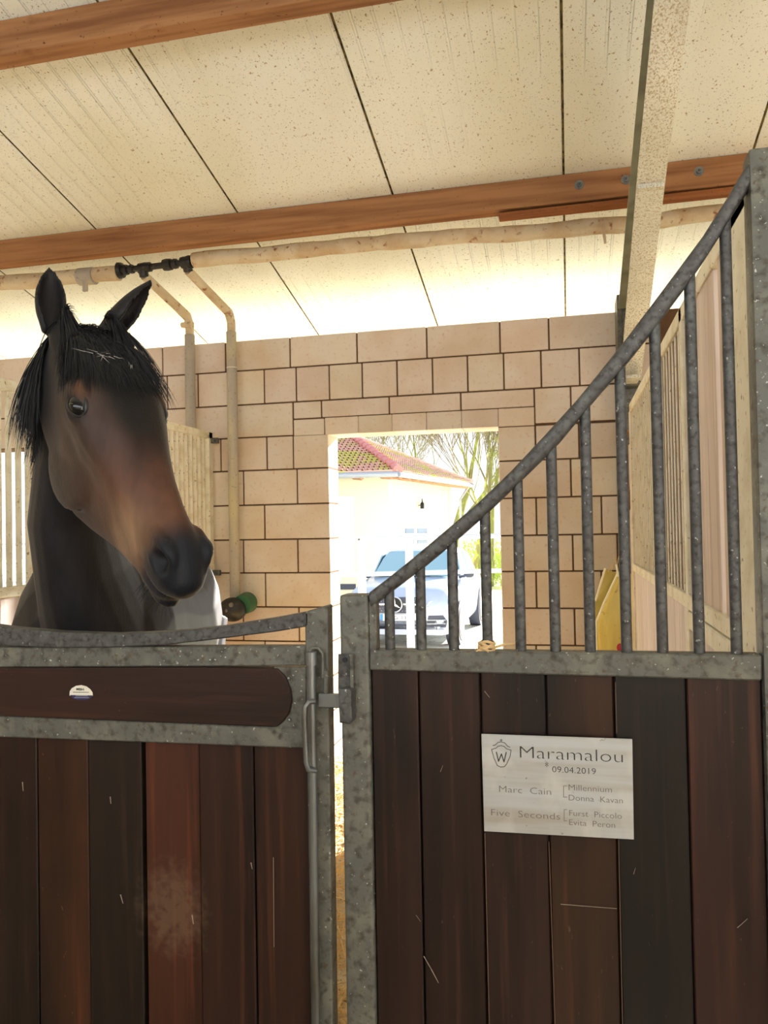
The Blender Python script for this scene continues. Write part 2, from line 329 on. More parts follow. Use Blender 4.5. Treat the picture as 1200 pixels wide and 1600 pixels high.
# pipes
pp = thing('insulated_water_pipe', 'thick dusty wrapped water pipe running under the long timber purlin', 'pipe', (-3, 4.75, 3.3))
PY = 4.76
def P4(px, py): return onY(px, py, PY)
def wob(pts, n, amp):
    out = []
    for i in range(len(pts) - 1):
        for k in range(n):
            t = k / n; p = Vector(pts[i]).lerp(Vector(pts[i + 1]), t); out.append(p + Vector((0, noise.noise(p * 3) * amp, noise.noise(p * 3 + Vector((9, 0, 0))) * amp)))
    return out + [Vector(pts[-1])]
w1 = wob([P4(-260, 462), P4(186, 427)], 24, .012); w2 = wob([P4(302, 405), P4(640, 377), P4(960, 352), P4(1120, 334), P4(1300, 315)], 14, .014)
MB().tube(w1, [.05 + .006 * noise.noise(p * 9) for p in w1], 16).build('pipe_wrap', pipewrap, pp, True)
MB().tube(w2, [.047 + .008 * noise.noise(p * 7) for p in w2], 16).build('pipe_wrap', pipewrap, pp, True)
c0 = P4(136, 432)
MB().tube([P4(124, 433), P4(148, 431)], .058, 16).build('tape_band', pipegrey, pp, True)
MB().box(c0 + Vector((.012, -.075, -.125)), c0 + Vector((.045, -.055, -.05)), .002).build('tape_end', pipegrey, pp)
MB().prism([onY(938, 346, 4.69), onY(944, 346, 4.69), onY(948, 380, 4.69), onY(944, 381, 4.69)], (0, .006, 0)).build('torn_wrap', pipewrap, pp)
jn = thing('pipe_junction', 'black plastic pipe fittings with two tees between the wrapped pipe ends', 'fitting', P4(240, 416))
f = MB(); A = P4(186, 423); B = P4(300, 409); dv = (B - A)
f.tube([A, A + dv * .05], [.055, .05], 18); f.tube([A, B], .021, 14); f.build('fitting_body', blackpl, jn, True)
for t0, t1, r in ((.05, .12, .036), (.15, .2, .031), (.28, .44, .034), (.62, .72, .040), (.74, .80, .034), (.86, .93, .040), (.93, 1.0, .044)):
    MB().tube([A + dv * t0, A + dv * ((t0 + t1) / 2), A + dv * t1], [r * .93, r, r * .93], 16).build('collar', blackpl, jn, True)
def drop(tt, ex, label, elb, bottom, gy, px1):
    T = A + dv * tt; t = thing('drop_pipe', label, 'pipe', Vector((elb.x, elb.y, bottom)))
    MB().tube([T + Vector((0, 0, -.01)), T + Vector((0, .02, -.055))], .032, 14).build('tee_socket', blackpl, t, True)
    pts = wob([T + Vector((0, .02, -.05)), elb + Vector((-.0, -.035, .03)), elb + Vector((0, 0, -.03)), elb + Vector((0, .0, -.10))], 5, .004)
    MB().tube(pts, [.031 + .004 * noise.noise(p * 14) for p in pts], 14).build('wrapped_section', pipewrap, t, True)
    MB().tube([elb + Vector((0, 0, -.10)), Vector((elb.x, elb.y, bottom))], .037, 18).build('grey_insulation', pipegrey, t, True)
    return t
e1 = onY(361, 497, 5.2); e0 = onY(296, 502, 5.2)
d1 = drop(.93, e1, 'right grey insulated drop pipe with bent top leading to the drinker', e1, 1.12, 0, 0)
d0 = drop(.33, e0, 'left grey insulated drop pipe partly behind the horse and grille', e0, .5, 0, 0)
MB().tube([e1 + Vector((0, 0, -.355)), e1 + Vector((0, 0, -.36))], .0385, 18).build('tie_ring', mat('white tie', col((230, 225, 210)), .5), d1, True)
MB().tube([e0 + Vector((-.05, -.02, -.03)), e0 + Vector((.035, -.03, -.035))], [.02, .03], 8).build('loose_wrap_end', pipewrap, d0, True)
dk = thing('water_drinker', 'black and green automatic water drinker below the right drop pipe', 'drinker', (e1.x, 5.15, .95))
c = Vector((e1.x, 5.17, 1.06))
MB().ball(c + Vector((.02, -.06, -.01)), (.10, .085, .085), 20, 12).build('bowl_housing', blackpl, dk, True)
MB().tube([c + Vector((.085, .05, .03)), c + Vector((.085, -.055, .02))], [.075, .068], 20).build('green_bowl', greenpl, dk, True)
MB().tube([c + Vector((.045, -.13, .03)), c + Vector((.045, -.145, .03))], .016, 12).ball(c + Vector((.01, -.135, -.01)), .014, 10, 8).build('valve_screw', latchst, dk, True)
MB().tube([c + Vector((-.05, -.05, -.02)), c + Vector((-.16, -.06, -.06))], [.05, .02], 12).build('inlet_cover', blackpl, dk, True)
MB().tube([c + Vector((.06, 0, -.16)), c + Vector((0, -.02, -.2)), c + Vector((-.15, -.02, -.19)), c + Vector((-.25, -.02, -.2))], .006, 8).build('feed_hose', blackpl, dk, True)

# ================================================================== FRONT: door, post, fixed partition
FR = FP
def fx(px, py=1300): return onY(px, py, FR).x
door = thing('stable_door', 'stable door with dipped steel top rail and dark wooden planks below the horse', 'door', (-1.1, FR, .02))
# dipped bar: polygon along measured top and bottom edges
top = [(-300, 905), (-180, 948), (-80, 968), (0, 980), (87, 988), (173, 991), (260, 988), (347, 979), (433, 965), (480, 956)]
bot = [(480, 979), (433, 987), (347, 998), (260, 1008), (173, 1012), (87, 1013), (0, 1009), (-80, 999), (-180, 980), (-300, 940)]
db = MB()
tp = [onY(x, y, FR) for x, y in top]; bt = [onY(x, y, FR) for x, y in bot][::-1]
vs = []; fs = []; N2 = len(tp)
for a, b in zip(tp, bt):
    n_ = .003; vs += [b + Vector((0, 0, n_)), a - Vector((0, 0, n_)), a + Vector((0, n_, 0)), a + Vector((0, .035, 0)), b + Vector((0, .035, 0)), b + Vector((0, n_, 0))]
for i in range(N2 - 1):
    for k in range(6): fs.append((i * 6 + k, i * 6 + (k + 1) % 6, i * 6 + 6 + (k + 1) % 6, i * 6 + 6 + k))
fs += [tuple(range(6))[::-1], tuple((N2 - 1) * 6 + k for k in range(6))]
db.raw(vs, fs); bmesh.ops.recalc_face_normals(db.bm, faces=db.bm.faces)
db.build('dipped_top_bar', galv_rail, door)
MB().slab([(-300, 1008), (0, 1012), (478, 1010), (478, 1041), (0, 1043), (-300, 1046)], FR + .001, .034, .003).build('upper_rail', galv, door)
st = MB(); a = onY(476, 960, FR); b = onY(511, 955, FR)
st.prism([onY(476, 956, FR), onY(511, 946, FR), Vector((fx(512), FR, .04)), Vector((fx(480), FR, .04))], (0, .04, 0), .003)
st.build('lock_stile', galv, door)
MB().prism([Vector((-1.80, FR, 1.42)), Vector((-1.755, FR, 1.42)), Vector((-1.755, FR, .04)), Vector((-1.80, FR, .04))], (0, .04, 0), .003).build('hinge_stile', galv, door)
MB().slab([(-300, 1100), (0, 1119), (300, 1131), (478, 1139), (478, 1170), (300, 1163), (0, 1152), (-300, 1139)], FR, .035, .003).build('middle_rail', galv, door)
MB().slab([(428, 1042), (478, 1042), (478, 1141), (428, 1139)], FR + .004, .008, .001).build('nose_plate', galv, door)
MB().slab([(-300, 1047), (0, 1044), (300, 1043), (433, 1045), (446, 1058), (454, 1078), (456, 1096), (452, 1114), (443, 1127), (433, 1136), (300, 1131), (0, 1119), (-300, 1100)], FR - .002, .03, .002).build('kick_board', plank_h, door, tint=(.095, .060, .052))
for q in ((451, 1060), (452, 1125)):
    c = onY(*q, FR); MB().ball(c + Vector((0, .001, 0)), (.004, .004, .004), 10, 6).build('screw', latchst, door, True)
MB().box((-1.75, FR + .002, .04), (fx(478), FR + .036, .09), .003).build('bottom_rail', galv, door)
dc = {0: (56, 30, 22), 1: (112, 52, 26), 2: (34, 26, 22), 3: (128, 58, 32), 4: (84, 42, 28), 5: (92, 46, 30), 6: (70, 36, 26), 7: (90, 44, 28), 8: (60, 36, 26)}
dxs = [(-1.139, -1.016), (-1.014, -.888), (-.8795, -.7565), (-.7545, -.6355), (-.6325, -.514)]
pl = [(-1.75, -1.648, 8), (-1.645, -1.522, 7), (-1.519, -1.395, 6), (-1.392, -1.266, 5), (-1.264, -1.141, 0)] + [(x0, x1, i + 1) for i, (x0, x1) in enumerate(dxs)]
PT = {1: (.15, .085, .05), 2: (.050, .044, .038), 3: (.19, .095, .065), 4: (.105, .062, .047), 5: (.115, .068, .048), 0: (.075, .048, .038), 6: (.1, .06, .05), 7: (.12, .07, .05), 8: (.1, .06, .05)}
for x0, x1, k in pl:
    yo = random.uniform(0, .003)
    MB().box((x0, FR + .010 + yo, .07), (x1, FR + .031 + yo, 1.23), .0025).build('plank', plank, door, tint=PT[k])
# dried splash of dust over two planks (a stain of its own shape) and pale scratches
stain = mat('dark stained hardwood splashed', col((150, 118, 100)), .5, 0, .3, tint=True, layers=[((18, 18, 1.1), col((92, 70, 60)), .40, .70, 6), ((60, 60, 2.0), col((200, 150, 118)), .55, .75, 5)], bump=((90, 90, 3), .22, .002))
n_ = stain.node_tree.nodes; l_ = stain.node_tree.links; sc0 = onY(265, 1425, FR)
tc_ = n_.new('ShaderNodeTexCoord'); mp_ = n_.new('ShaderNodeMapping'); mp_.vector_type = 'POINT'; mp_.inputs['Location'].default_value = (-sc0.x / .14, 0, -sc0.z / .17); mp_.inputs['Scale'].default_value = (1 / .14, 0, 1 / .17)
l_.new(tc_.outputs['Object'], mp_.inputs[0]); gr_ = n_.new('ShaderNodeTexGradient'); gr_.gradient_type = 'SPHERICAL'; l_.new(mp_.outputs[0], gr_.inputs[0])
nz_ = n_.new('ShaderNodeTexNoise'); nz_.inputs['Distortion'].default_value = .3; nz_.inputs['Scale'].default_value = 55; nz_.inputs['Detail'].default_value = 8; l_.new(tc_.outputs['Object'], nz_.inputs[0])
m1 = n_.new('ShaderNodeMath'); m1.operation = 'MULTIPLY'; l_.new(gr_.outputs['Fac'], m1.inputs[0]); l_.new(nz_.outputs['Fac'], m1.inputs[1])
m2 = n_.new('ShaderNodeMapRange'); m2.inputs[1].default_value = .17; m2.inputs[2].default_value = .42; m2.inputs[4].default_value = .32; l_.new(m1.outputs[0], m2.inputs[0])
bs_ = n_['Principled BSDF']; src = bs_.inputs['Base Color'].links[0].from_socket; mx_ = n_.new('ShaderNodeMix'); mx_.data_type = 'RGBA'
l_.new(m2.outputs[0], mx_.inputs[0]); l_.new(src, mx_.inputs[6]); mx_.inputs[7].default_value = col((128, 104, 80)); l_.new(mx_.outputs[2], bs_.inputs['Base Color'])
for o_ in door.children:
    if o_.name.startswith('plank') and -1.02 < o_.data.vertices[0].co.x < -.62: o_.data.materials[0] = stain
def scratch(par_, pts, w_, y=None):
    y = y or FR + .0095; mm = MB(); P = [onY(x, yy, y) for x, yy in pts]
    for a, b in zip(P, P[1:]):
        d = (b - a).normalized(); nn_ = Vector((-d.z, 0, d.x)) * w_ / 2; mm.prism([a - nn_, b - nn_ * .5, b + nn_ * .5, a + nn_], (0, .0012, 0))
    mm.build('scratch', scm, par_)
scm = mat('pale scratch', col((150, 134, 116)), .8)
for pts in ([(35, 1222), (36, 1236)], [(427, 1340), (428, 1480)], [(188, 1398), (192, 1412)], [(300, 1430), (302, 1444)], [(172, 1245), (173, 1256)], [(392, 1348), (394, 1358)]): scratch(door, pts, .0022 if pts[0][0] != 427 else .0009)
# latch
MB().tube([(fx(491, 1040), FR - .018, onY(491, 1022, FR - .018).z), (fx(492), FR - .018, .03)], .0085, 16).build('lock_rod', latchst, door, True)
z1 = onY(491, 1020, FR - .018).z
MB().tube([(fx(491, 1040), FR - .018, z1 + .002), (fx(491, 1040), FR - .018, z1 - .024)], .0118, 16).build('rod_sleeve', latchst, door, True)
cc = onY(492, 1035, FR - .01)
MB().tube([cc + Vector((-.012, 0, -.03)), cc + Vector((-.012, 0, .018)), cc + Vector((-.004, 0, .028)), cc + Vector((.008, 0, .028)), cc + Vector((.016, 0, .018)), cc + Vector((.016, 0, -.03))], .0035, 8).build('rod_guide', galv, door, True)
H0 = onY(491, 1096, FR - .03); H1 = onY(493, 1204, FR - .03)
MB().tube([H0, H0 + Vector((-.008, -.012, .001)), H0 + Vector((-.014, -.016, -.008)), H0 + Vector((-.0155, -.016, -.03)), H1 + Vector((-.0135, -.016, .02)), H1 + Vector((-.010, -.014, .006)), H1], .0052, 10).build('pull_handle', latchst, door, True)
MB().slab([(505, 1046), (512, 1046), (512, 1090), (505, 1090)], FR - .012, .014, .002).build('bolt_guide', galv, door)
MB().slab([(497, 1084), (531, 1085), (531, 1107), (497, 1105)], FR - .016, .012, .0015).build('bolt_tongue', latchst, door)
# sticker
sk = thing('maker_sticker', 'small white and blue half-round maker sticker on the upper door board', 'sticker', onY(127, 1083, FR - .0025))
sy = FR - .0026
MB().slab([(108.5, 1087), (109, 1080), (112, 1075.5), (119, 1071.5), (127, 1070.5), (135, 1072.5), (141, 1077), (144.5, 1082), (145, 1087)], sy, .0004).build('sticker_dome', mat('sticker white', col((226, 220, 204)), .4), sk)
MB().slab([(109.5, 1086), (144.5, 1086.5), (141, 1091.5), (134, 1094), (122, 1094), (113, 1091)], sy - .0002, .0005).build('sticker_foot', mat('sticker navy', col((46, 44, 78)), .4), sk)
lm = MB()
for x0, x1, y in ((114, 139, 1081.8),): lm.slab([(x0, y - .7), (x1, y - .3), (x1, y + .5), (x0, y + .1)], sy - .0004, .0002)
lm.build('print_line', black, sk)
lm = MB()
for x0, x1, y in ((118, 137, 1087.4), (116, 139, 1090.2)): lm.slab([(x0, y - .5), (x1, y - .4), (x1, y + .3), (x0, y + .2)], sy - .0005, .0002)
lm.build('print_line', mat('sticker grey', col((170, 170, 190)), .5), sk)
def text(body, x0, z0, wid, cap, y, m, parent, name='lettering', thin=0, extr=.0001, rotz=0):
    cu = bpy.data.curves.new(name, 'FONT'); cu.body = body; cu.size = 1; cu.offset = thin; cu.resolution_u = 3
    to = bpy.data.objects.new(name, cu); sc.collection.objects.link(to); bpy.context.view_layer.update()
    dg = bpy.context.evaluated_depsgraph_get(); me = bpy.data.meshes.new_from_object(to.evaluated_get(dg)); bpy.data.objects.remove(to)
    n = len(me.vertices); a = np.empty(n * 3); me.vertices.foreach_get('co', a); a = a.reshape(-1, 3)
    sx = wid / (a[:, 0].max() - a[:, 0].min()); sz = cap / .73
    b = np.empty_like(a); b[:, 0] = x0 + (a[:, 0] - a[:, 0].min()) * sx; b[:, 1] = y; b[:, 2] = z0 + a[:, 1] * sz
    me.vertices.foreach_set('co', b.ravel()); me.materials.clear(); me.materials.append(m); me.update()
    return link(name, me, parent)
q0 = onY(119.5, 1078.5, sy); text('MBH', q0.x, q0.z, .018, .0052, sy - .0006, black, sk, thin=.02)

post = thing('door_post', 'square galvanised door post with rounded cap between door and partition', 'post', (-.413, FR, 0))
MB().box((-.4425, FR, -.02), (-.384, FR + .058, 1.468), .007, 3).build('post_tube', galv, post, True)
MB().slab([(528, 1022), (551, 1022), (551, 1080), (528, 1080)], FR - .005, .006, .001).build('strike_plate', galv_rail, post)
MB().slab([(546, 1022), (551, 1022), (552, 1082), (547, 1082)], FR - .014, .010, .001).build('strike_lip', galv, post)
MB().slab([(528, 1079), (533, 1076), (546, 1077), (549, 1081), (550, 1128), (546, 1132), (530, 1130)], FR - .034, .034, .003, 2).build('catch_box', galv_rail, post)
MB().slab([(549, 1060), (556, 1070), (555, 1100), (558, 1110), (551, 1126)], FR - .004, .005, .001).build('catch_weld', galv_rail, post)
c = onY(539, 1031, FR - .005); MB().tube([c, c + Vector((0, -.003, 0))], .005, 12).build('plug', black, post, True)

par = thing('front_partition', 'fixed stall partition with curved handrail, round bars and six dark planks', 'partition', (0, FR, 0))
RT = [(576, 925), (600, 907), (640, 875), (704, 821), (747, 784), (800, 733), (857, 672), (907, 617), (975, 532), (1050, 432), (1100, 365), (1140, 302), (1172, 246), (1178, 240)]
RB = [(579, 951), (613, 923), (664, 885), (712, 845), (763, 800), (814, 751), (870, 696), (932, 621), (977, 571), (1020, 517), (1075, 443), (1105, 400), (1150, 327), (1173, 291)]
def resample(P, n):
    P = [Vector((*p, 0)) for p in P]; L = [0]
    for a, b in zip(P, P[1:]): L.append(L[-1] + (b - a).length)
    out = []
    for i in range(n):
        s = L[-1] * i / (n - 1); k = min(next((j for j in range(len(L) - 1) if L[j + 1] >= s), len(L) - 2), len(L) - 2)
        t = (s - L[k]) / (L[k + 1] - L[k]); p = P[k].lerp(P[k + 1], t); out.append((p.x, p.y))
    return out
T = resample(RT, 26); Bq = resample(RB, 26)
hr = MB(); rings = []
vs = []; fs = []
NS = 14
for (tx, ty), (bx, by) in zip(T, Bq):
    t = onY(tx, ty, FR + .0); b = onY(bx, by, FR); c = (t + b) / 2; h = (t - b) / 2
    for j in range(NS):
        a = 2 * math.pi * j / NS; ca, sa = math.cos(a), math.sin(a)
        ca = math.copysign(abs(ca) ** .6, ca); sa = math.copysign(abs(sa) ** .6, sa)
        vs.append(c + h * ca + Vector((0, .019 + .019 * sa, 0)))
for i in range(25):
    for j in range(NS): fs.append((i * NS + j, i * NS + (j + 1) % NS, (i + 1) * NS + (j + 1) % NS, (i + 1) * NS + j))
fs += [tuple(range(NS))[::-1], tuple(25 * NS + j for j in range(NS))]
hr.raw(vs, fs); bmesh.ops.recalc_face_normals(hr.bm, faces=hr.bm.faces); hr.build('handrail', galv_rail, par, True)
def railz(x):
    for (a, b), (c, d) in zip(zip(T, Bq), zip(T[1:], Bq[1:])):
        m0 = (onY(*a, FR) + onY(*b, FR)) / 2; m1 = (onY(*c, FR) + onY(*d, FR)) / 2
        if m0.x <= x <= m1.x: return m0.z + (m1.z - m0.z) * (x - m0.x) / (m1.x - m0.x)
    return 1.4
for x in (-.345, -.282, -.218, -.153, -.090, -.0255, .038, .103, .166, .229, .292):
    MB().tube([(x, FR + .02, 1.33), (x, FR + .02, railz(x) - .004)], .0102, 16).build('bar', galv_rail, par, True)
MB().box((-.384, FR + .004, 1.33), (-.369, FR + .035, 1.455), .002).build('end_flat', galv, par)
MB().slab([(577, 1016), (1191, 1024), (1191, 1064), (577, 1047)], FR, .04, .003).build('middle_rail', galv, par)
MB().box((.331, FR - .003, -.02), (.40, FR + .055, 2.262), .006, 2).build('end_post', galv, par, True)
xs = [-.383, -.2885, -.1675, -.0455, .078, .2035, .331]
RTt = [(.085, .058, .056), (.078, .054, .050), (.085, .058, .054), (.12, .08, .05), (.034, .036, .038), (.105, .062, .060)]
for i in range(6):
    yo = (.0, .004, .001, .003, .0, .002)[i]
    MB().box((xs[i] + .001, FR + .010 + yo, .05), (xs[i + 1] - .0015, FR + .032 + yo, 1.335), .0025).build('plank', plank, par, tint=RTt[i])
MB().box((-.384, FR + .002, .0), (.331, FR + .04, .05), .003).build('bottom_rail', galv, par)
for pts in ([(662, 1494), (674, 1515), (685, 1536)], [(876, 1413), (964, 1420)], [(1152, 1450), (1168, 1436)], [(688, 1206), (692, 1196)], [(757, 1080), (765, 1090)], [(650, 1430), (657, 1440)], [(990, 1366), (993, 1356)]): scratch(par, pts, .0016 if pts[0][0] in (662,) else .0009)
# name plate
npl = thing('name_plate', 'engraved brushed steel name plate screwed onto the right-hand planks', 'sign', onY(870, 1230, FR))
def plate_mat():
    m = mat('brushed steel plate', col((186, 188, 188)), .45, .35, .5, layers=[((3, 3, 40), col((168, 160, 148)), .35, .7, 3), ((16, 16, 9), col((204, 200, 194)), .5, .75, 5), ((90, 90, 90), col((120, 104, 84)), .70, .78, 3)], bump=((900, 30, 12), .10, .0004))
    return m
PYF = FR + .0005
MB().slab([(752, 1147), (988, 1155), (990.5, 1312), (756.5, 1299)], PYF - .0025, .0035, .0006).build('steel_plate', plate_mat(), npl)
eng = mat('engraved black line', col((52, 48, 44)), .8); engf = mat('worn engraving', col((112, 102, 92)), .8)
ty = PYF - .0029
def tl(body, x0, x1, yb, cap, m, thin):
    a = onY(x0, yb, ty); b = onY(x1, yb, ty); text(body, a.x, a.z, b.x - a.x, cap, ty, m, npl, thin=thin)
tl('Maramalou', 812.5, 973, 1184, .0235, eng, -.018)
tl('09.04.2019', 863, 931, 1206.5, .0118, eng, -.012)
tl('*', 852, 857, 1203.5, .016, eng, 0)
tl('Marc  Cain', 780, 861, 1237.5, .0128, engf, -.012)
tl('Millennium', 888.6, 956, 1234.5, .0112, engf, -.01)
tl('Donna  Kavan', 888.8, 973, 1250.5, .0112, engf, -.01)
tl('Five  Seconds', 767.5, 875, 1274, .0128, engf, -.012)
tl('Furst  Piccolo', 889.5, 971.5, 1274.5, .0112, engf, -.01)
tl('Evita  Peron', 889.5, 961, 1289, .0112, engf, -.01)
def line(pts, wd, m, name):
    mm = MB(); P = [onY(x, y, ty) for x, y in pts]
    for a, b in zip(P, P[1:]):
        d = (b - a).normalized(); n = Vector((-d.z, 0, d.x)) * wd / 2; e = d * wd * .3
        mm.raw([a - n - e, b - n + e, b + n + e, a + n - e], [(0, 1, 2, 3)])
    return mm
line([(886, 1228), (880.5, 1228), (880.5, 1245.5), (886, 1245.5)], .0010, engf, 0).build('bracket', engf, npl)
line([(886, 1265), (881.5, 1265), (881.5, 1282.5), (886, 1282.5)], .0010, engf, 0).build('bracket', engf, npl)
em = line([(768, 1171), (775, 1169), (778, 1166), (783, 1165), (788, 1166.5), (791.5, 1170), (798.5, 1172), (797, 1182), (791.5, 1194), (788, 1198), (782, 1198.5), (777, 1196), (772, 1185), (768, 1171)], .0012, eng, 0); em.build('crest_outline', eng, npl)
line([(770, 1165), (774, 1164), (778, 1160), (783, 1159), (789, 1161), (793, 1166), (797, 1167.5)], .0012, eng, 0).build('crest_crown', eng, npl)
line([(783, 1159), (783.2, 1155)], .0012, eng, 0).build('crest_cross', eng, npl); line([(781, 1156.3), (785.2, 1156.5)], .001, eng, 0).build('crest_cross', eng, npl)
line([(775.5, 1175), (779, 1189.5), (783.5, 1178), (787.5, 1190.5), (791, 1175.5)], .0019, eng, 0).build('crest_letter', eng, npl)
wornm = mat('worn pale plank edge', col((96, 72, 54)), .8)
for (x0, y0, x1, y1) in ((757, 1302, 765, 1640), (857, 1316, 868, 1640), (961, 1066, 963, 1146), (966, 1312, 973, 1640)):
    A_, B_ = onY(x0, y0, FR + .009), onY(x1, y1, FR + .009)
    MB().hexa([(B_.x, FR + .0085, B_.z), (B_.x + .0014, FR + .0085, B_.z), (B_.x + .0014, FR + .014, B_.z), (B_.x, FR + .014, B_.z), (A_.x, FR + .0085, A_.z), (A_.x + .0014, FR + .0085, A_.z), (A_.x + .0014, FR + .014, A_.z), (A_.x, FR + .014, A_.z)]).build('worn_edge', wornm, par)
MB().box((-.382, FR + .034, .05), (.33, FR + .038, 1.335)).build('light_stop_sheet', black, par)  # unseen sheet added to stop light leaking through the plank joints
MB().box((-1.75, FR + .0345, .08), (-.514, FR + .038, 1.24)).build('light_stop_sheet', black, door)  # added behind the door planks too, keeps their gaps dark
# twine
tw = thing('twine_knot', 'frayed twine knotted around the foot of a front bar', 'twine', (-.155, FR + .02, 1.37))
m = MB(); 
for k in range(5):
    pts = [Vector((-.155 + .0145 * math.cos(t + k), FR + .02 + .0145 * math.sin(t + k), 1.364 + .003 * k + .004 * math.sin(2 * t))) for t in np.linspace(0, 6.3, 14)]
    m.tube(pts, .0028, 6)
for k in range(26):
    a = random.uniform(0, 6.28); l = random.uniform(.012, .032); p = Vector((-.155, FR + .012, 1.358 + random.uniform(0, .012)))
    m.tube([p, p + Vector((math.cos(a) * l * .6, math.sin(a) * l * .3 - .004, .004)), p + Vector((math.cos(a) * l, math.sin(a) * l * .3 - .004, random.uniform(-.008, .012)))], [.0016, .001, .0004], 5)
m.build('knot', twinem, tw, True)
MB().tube([(-.142, FR + .02, 1.366), (-.12, FR + .028, 1.372), (-.1, FR + .028, 1.3725), (-.088, FR + .032, 1.374)], .0024, 8).build('twine_strand', twinem, tw, True)
m = MB()
for k in range(8):
    a = random.uniform(0, 6.28); l = random.uniform(.01, .018); p = Vector((.312, FR + .012, 1.357)); m.tube([p, p + Vector((math.cos(a) * l, -.004, abs(math.sin(a)) * l * .5))], [.0022, .0008], 5)
o = m.build('twine_scrap', twinem, None, True); tag(o, 'short frayed twine scrap on the rail beside the right end post', 'twine')

# ================================================================== SIDE PARTITIONS
brownbk = mat('dark brown backing board', col((120, 80, 60)), .7, layers=[((30, 30, 2), col((90, 58, 42)), .4, .7, 4)]); palebk = mat('tan backing board', col((186, 160, 130)), .7, layers=[((30, 30, 2), col((150, 120, 92)), .4, .7, 4)])
def side(name, label, X, secs, posts, inner, planks_hi, tintlist):
    t = thing(name, label, 'partition', (X, 3.4, 0)); s = 1 if X > 0 else -1
    y0, y1 = posts[0][0], posts[-1][1]
    for a, b in posts: MB().box((X - .02, a, .0), (X + .02, b, 2.31), .003).build('upright', creamst, t)
    MB().box((X - .02, y0, 2.262), (X + .02, y1, 2.312), .003).build('top_rail', creamst, t)
    MB().box((X - .022, y0, 1.315), (X + .022, y1, 1.362), .003).build('middle_rail', creamst, t)
    for (a, b) in secs:
        if X > 0:      # narrow pale strips over a board panel
            MB().box((X - .004, a, 1.36), (X + .012, b, 2.265)).build('backing_board', brownbk if a < 3 else palebk, t)
            n = round((b - a) / .083)
            for i in range(1, n): y = a + (b - a) * i / n; MB().box((X - .009, y - .012, 1.36), (X - .004, y + .012, 2.265), .001).build('bar', creamst, t)
            continue
        n = round((b - a) / .0655)
        for i in range(1, n):
            y = a + (b - a) * i / n
            MB().box((X - .010, y - .0135, 1.36), (X + .010, y + .0135, 2.265), .004).build('bar', creamst, t)
    y = y0 + .03; k = 0
    while y < y1 - .03:
        MB().box((X - .011, y, .05), (X + .011, min(y + .118, y1 - .03), 1.318), .002).build('plank', pinkwood, t, tint=tintlist[k % len(tintlist)]); y += .1225; k += 1
    for a, b, tn in planks_hi:
        MB().box((X - .011, a, 1.36), (X + .002, b, 2.265), .002).build('tall_plank', pinkwood, t, tint=tn)
    return t
tl5 = [(1, .97, .95), (.96, .92, .9), (1, .96, .96), (.92, .88, .86), (.98, .96, .95)]
sp_ = side('side_partition', 'pale dusty side partition with bars and tall reddish planks at the right', RX, [(2.80, 3.56), (3.60, 4.92)], [(1.64, 1.93), (2.72, 2.775), (3.545, 3.585), (4.90, 4.95)], 0,
     [(1.935, 2.02, (.80, .70, .60)), (2.030, 2.135, (.84, .74, .64)), (2.198, 2.325, (.86, .76, .66)), (2.335, 2.44, (.92, .83, .74)), (2.45, 2.52, (.86, .77, .68)), (2.522, 2.63, (.86, .77, .68)), (2.632, 2.715, (.84, .75, .66))], tl5)
MB().box((RX - .024, 1.93, 1.255), (RX + .02, 2.72, 1.31), .003).build('lower_rail', creamst, sp_)
MB().box((RX - .022, 4.96, .0), (RX - .004, 5.03, 2.08), .004).build('wall_batten', pinkwood, sp_, tint=(.95, .9, .8))
MB().tube([(RX - .03, 4.97, 2.16), (RX - .045, 5.0, 2.12), (RX - .04, 5.0, 2.02), (RX - .035, 5.0, 1.9), (RX - .03, 5.0, 1.78)], [.012, .018, .014, .008, .01], 10).build('rusty_hinge_strap', timber, sp_, True)
MB().tube([(RX - .03, 4.98, 1.80), (RX - .04, 4.99, 1.74), (RX - .03, 4.98, 1.68)], [.01, .022, .008], 10).build('splintered_wood', timber, sp_, True)
sl_ = side('side_partition', 'cream barred side partition between the horse and the left neighbouring stall', LX, [(1.6, 3.4), (3.44, 5.2)], [(1.56, 1.6), (3.4, 3.44), (5.19, 5.25)], 0, [], tl5)
for z in (2.25, 1.30):
    MB().box((LX + .02, 5.215, z - .02), (LX + .075, 5.245, z + .02), .003).build('wall_bracket', galv, sl_)
    MB().tube([(LX + .05, 5.215, z), (LX + .05, 5.20, z)], .009, 8).build('bracket_bolt', galv, sl_, True)
# yellow sack in the corner
ys = thing('yellow_sack', 'yellow plastic sack with open top standing in the right back corner', 'sack', (.24, 5.1, 0))
ym = mat('yellow woven plastic', col((224, 206, 116)), .4, 0, .5, layers=[((6, 6, 2), col((206, 180, 84)), .45, .7, 4), ((30, 30, 30), col((150, 104, 44)), .64, .78, 4)], bump=((14, 14, 5), .8, .02))
whitepl = mat('pale sack edge', col((252, 248, 214)), .5)
def O3(px, py, y): return onY(px, py, y)
m = MB(); back = [O3(945.5, 888, 5.2), O3(962, 894, 5.2), O3(976, 880, 5.2), O3(982, 900, 5.22)]
m.prism([O3(930, 939, 5.16), O3(945.5, 889, 5.2), O3(963, 895, 5.2), O3(966, 960, 5.16), O3(966, 1100, 5.14), O3(931, 1100, 5.14)], (0, .012, 0)); m.build('rear_panel', ym, ys)
vs = []; fs = []
colz = [(896, 965, 986), (915, 957, 988), (941, 944, 989), (968, 933, 990), (1000, 931.5, 991), (1040, 931.5, 992), (1200, 932, 993)]
